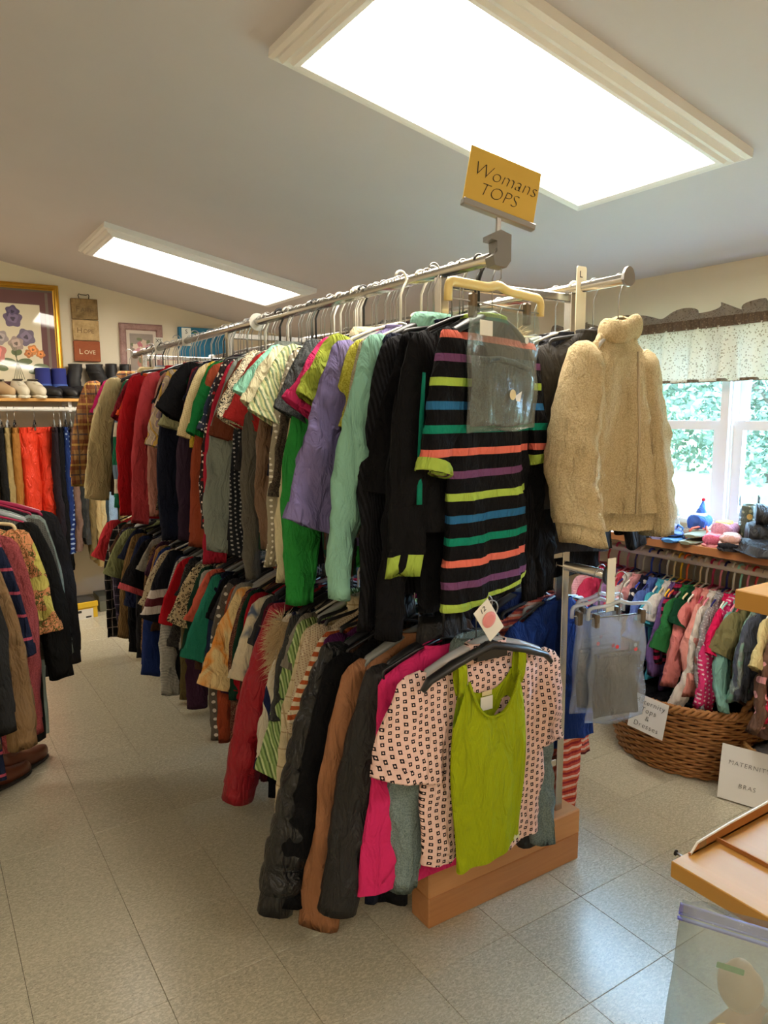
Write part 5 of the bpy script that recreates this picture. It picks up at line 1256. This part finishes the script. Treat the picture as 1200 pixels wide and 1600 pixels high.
# ------------------------------------------------------------------ wicker baskets
def wicker(nm, c1, c2):
    b = NB(nm, .5, 0, .4); b.color(b.mix(b.noise(60, 3), lin(c1), lin(c2))); return b.m
M_WK = wicker('brown_wicker', (186, 132, 76), (134, 84, 46)); M_WK2 = wicker('honey_wicker', (196, 150, 92), (160, 112, 62))
def basket(label, cx, cy, ax, ay, H, m, nst, nrow, flare=1.18, cloth=None, clabel=None):
    e = empty('wicker_basket', (cx, cy, 0)); tag(e, label, 'basket', 'wicker baskets')
    def ell(t, z): f = .86+(flare-.86)*(z/H)**.8; return (ax*f*math.cos(t), ay*f*math.sin(t))
    MB().grid([[(*ell(t, 0.004), .012) for t in np.linspace(0, 2*PI, 41)[:-1]], [(0, 0, .012)]*40]).out('base', m, e)
    for k in range(nst):
        t = 2*PI*k/nst; MB().tube([(*ell(t, H*q), H*q+.006) for q in (0, .25, .5, .75, 1)], .004, 5).out('stake', m, e, True)
    for i in range(nrow):
        z = .01+(H-.05)*i/(nrow-1); pts = []
        for j in range(nst*4+1):
            t = 2*PI*j/(nst*4); x, y = ell(t, z); w = .0062*math.sin(nst*t/1.0*.5+ (i % 2)*PI); q = math.hypot(x, y)
            pts.append((x*(1+w/q), y*(1+w/q), z+.002*math.sin(7*t+i)))
        MB().tube(pts, .0062, 6, False).out('weave_strand', m, e, True)
    for s_ in range(3):
        pts = [( *(np.array(ell(t, H))*(1+.018*math.cos(26*t+s_*2.1))), H-.012+.014*math.sin(26*t+s_*2.1)) for t in np.linspace(0, 2*PI, 121)]
        MB().tube(pts, .0085, 6, False).out('rim_braid', m, e, True)
    return e, ell
bk1, ell1 = basket('large oval wicker basket with side handles under the children\'s clothes', 2.80, 1.885, .235, .31, .33, M_WK, 44, 22)
for sd in (-1, 1):
    for s_ in range(2):
        pts = []
        for i in range(25):
            t = i/24; a = sd*PI/2+(t-.5)*.75; x, y = ell1(a, .33); zz = .33+.075*math.sin(PI*t)
            pts.append((x+.009*math.cos(t*30+s_*PI), y*1.0, zz+.009*math.sin(t*30+s_*PI)))
        MB().tube(pts, .009, 7).out('handle', M_WK, bk1, True)
cl = []
for i in range(8):
    t = i/7; cl.append([(.24*(1-t)*math.cos(a)*1.0, .31*(1-t)*math.sin(a), .25+.05*t+.018*math.sin(3*a+i*1.3)*(1-t)+.01*math.sin(7*a)) for a in np.linspace(0, 2*PI, 33)[:-1]])
o = MB().grid(cl, True, True).out('clothing_pile', S((24, 24, 27)), None, True); o.location = (2.80, 1.885, 0); tag(o, 'heap of black clothes filling the large wicker basket', 'clothes')
bk2, ell2 = basket('small honey wicker basket behind the Maternity Bras sign', 2.86, 1.40, .15, .17, .20, M_WK2, 26, 14)
cl = []
for i in range(7):
    t = i/6; cl.append([(.155*(1-t)*math.cos(a), .175*(1-t)*math.sin(a), .16+.05*t+.015*math.sin(3*a+i)*(1-t)) for a in np.linspace(0, 2*PI, 29)[:-1]])
o = MB().grid(cl, True, True).out('clothing_pile', S((116, 112, 112)), None, True); o.location = (2.86, 1.40, 0); tag(o, 'grey folded bras in the small honey basket', 'clothes')
# paper signs
def paper(label, loc, rz, tilt, w, h, lines, size, curl=0, roll=0, xo=0):
    e = empty('paper_sign', loc, rz); e.rotation_euler = (tilt, roll, rz); tag(e, label, 'sign', 'paper signs on baskets')
    n = 12; rows = []
    for i in range(n+1):
        t = i/n; rows.append([(-w/2, -curl*math.sin(t*PI), -h/2+h*t), (w/2, -curl*math.sin(t*PI), -h/2+h*t)])
    top = MB().grid(rows, False); k = len(top.V); top.add([(x, y+.0012, z) for x, y, z in top.V], [tuple(reversed(f)) for f in top.F])
    pg = top.out('page', plain('white_paper', (226, 224, 220), .8), e)
    for i, ln in enumerate(lines):
        z = h*.5-h*(i+.8)/(len(lines)+.6); lettering(ln, size, INK, pg, (xo, -curl*math.sin(PI*(z/h+.5))-.0012, z), (PI/2, 0, 0), .1, weight=-.0006, spacing=1.15)
    return e
paper('white paper sign reading Maternity Tops & Dresses on large basket', (2.488, 1.82, .275), R(-86), R(-8), .165, .15, ['Maternity', 'Tops', '&', 'Dresses'], .031, .0, R(4))
paper('white paper sign reading Maternity Bras in front of small basket', (2.645, 1.452, .112), R(-72), R(-10), .235, .215, ['MATERNITY', 'BRAS'], .025, .004, xo=-.014)

# ------------------------------------------------------------------ near shelving unit at the right edge
M_BOARD = wood('honey_board', (198, 148, 72), (176, 126, 54), 1, .5, .5)
su = empty('shelving_unit', (1.335, .8, 0)); tag(su, 'honey-coloured wooden shelving unit at the right edge', 'shelf')
MB().box((0, -1.4, 1.138), (.5, -.008, 1.176), .002).out('board', M_BOARD, su)
MB().box((0, -1.4, .505), (.5, .10, .543), .002).out('board', M_BOARD, su)
MB().box((0, -1.4, .03), (.5, -.3, .068), .002).out('board', M_BOARD, su)
for x in (.02, .44):
    for y in (-1.36, -.42): MB().box((x, y, 0), (x+.04, y+.04, 1.14), .002).out('upright', M_BOARD, su)
cb = empty('cardboard_tray', (1.335, .8, .544)); tag(cb, 'open brown cardboard tray on the near lower shelf', 'cardboard box')
M_CB = plain('brown_cardboard', (168, 108, 52), .8)
MB().prism([(.052, .093), (.45, .093), (.45, .088), (.052, .088)], 'z', 0, .004).out('floor_panel', M_CB, cb)
MB().add([(.055, .092, 0), (.45, .092, 0), (.45, .092, .03), (.2, .092, .026), (.08, .092, .02), (.055, .088, 0), (.45, .088, 0), (.45, .088, .03), (.2, .088, .026), (.08, .088, .02)],
   [(0, 1, 2, 3, 4), (9, 8, 7, 6, 5), (0, 4, 9, 5), (4, 3, 8, 9), (3, 2, 7, 8), (2, 1, 6, 7), (1, 0, 5, 6)]).out('back_panel', M_CB, cb)
MB().tube([(.055, .09, .0), (.08, .09, .02), (.2, .09, .026), (.45, .09, .03)], .003, 6).out('white_edge', CARD_W, cb)
MB().box((.085, .0875, .003), (.11, .0882, .019)).out('tape', plastic_clear('sticky_tape', (220, 190, 140), .4, .1), cb)
MB().box((.15, -.3, 0), (.154, .088, .01)).out('fold_edge', M_CB, cb)
nl = empty('nail', (1.37, .90, .536)); tag(nl, 'bent metal nail sticking out of the lower shelf edge', 'nail')
nl.location = (1.385, .9, .53)
MB().tube([(0, -.01, 0), (-.002, .02, .004)], .0028, 8).out('shank', STEEL, nl, True); MB().tube([(-.002, .02, .004), (-.002, .022, .004)], .007, 10).out('head', plain('dark_nail_head', (50, 46, 44), .5, .6), nl)

# zip bag on a crate at the bottom right
cr = empty('wooden_crate', (1.17, .50, 0)); tag(cr, 'low wooden crate standing beside the shelving unit', 'crate')
for z in (0, .13, .26):
    for y in (-.2, .2): MB().box((-.1, y-.006, z+.01), (.14, y+.006, z+.11), .002).out('slat', M_LUM, cr)
    for x in (-.1, .14): MB().box((x-.006, -.2, z+.01), (x+.006, .2, z+.11), .002).out('slat', M_LUM, cr)
MB().box((-.1, -.2, .36), (.14, .2, .376), .002).out('lid', M_LUM2, cr)
zb = empty('zip_bag', (1.10, .60, .378), R(-52)); zb.rotation_euler = (0, R(7), R(-52)); tag(zb, 'clear zip-top plastic bag with purple seal in the near corner', 'bag')
M_ZB = plastic_clear('zip_bag_film', (214, 222, 220), .24, .14)
rows = []
for i in range(21):
    t = i/20; z = .31*t; th = .055*math.sin(PI*min(1, (1-t)*.9+.02))**.6
    rows.append([(.135*math.copysign(abs(math.cos(a))**.5, math.cos(a))*(.9+.1*t), th*math.sin(a)*(1-.4*math.cos(a)**2)+.005*math.sin(math.cos(a)*9+z*40), z) for a in np.linspace(0, 2*PI, 41)[:-1]])
MB().grid(rows, True, True).out('bag_film', M_ZB, zb, True)
MB().box((-.137, -.004, .272), (.137, .004, .276), .001).out('zip_seal', plain('purple_seal', (84, 84, 170), .4), zb)
MB().box((-.137, -.0038, .282), (.137, .0038, .285), .001).out('zip_seal', plain('purple_seal', (84, 84, 170), .4), zb)
MB().box((-.137, -.0034, .287), (.137, .0034, .302), .001).out('seal_strip', plastic_clear('violet_film', (150, 150, 215), .5, .2), zb)
o = MB().box((-.07, -.047, .225), (-.028, -.045, .236), .001).out('green_mark', plain('green_print', (60, 140, 40), .6), zb); o.location = (0, .02, 0)
for k, (x, z, rr_, c_, nm, lab) in enumerate(((.0, .19, .036, (190, 160, 130), 'plastic_egg', 'beige round toy inside the zip bag'), (-.02, .07, .03, (226, 180, 50), 'toy_block', 'yellow toy piece inside the zip bag'), (.07, .12, .034, (150, 140, 120), 'soft_toy', 'taupe toy piece inside the zip bag'), (-.06, .03, .03, (110, 130, 130), 'toy_block', 'grey-green toy piece inside the zip bag'))):
    e = tag(MB().lathe([(rr_*max(.05, math.sin(q))*(.8 if q > 2 else 1), -rr_*1.25*math.cos(q)) for q in np.linspace(.05, PI-.05, 11)], 16).out(nm, plain('toy_%d' % k, c_, .5), None, True), lab, 'toy', 'toys in the zip bag')
    rot = Matrix.Rotation(R(-52), 4, 'Z'); e.location = Vector((1.10, .60, .378+z))+rot @ Vector((x, 0, 0))
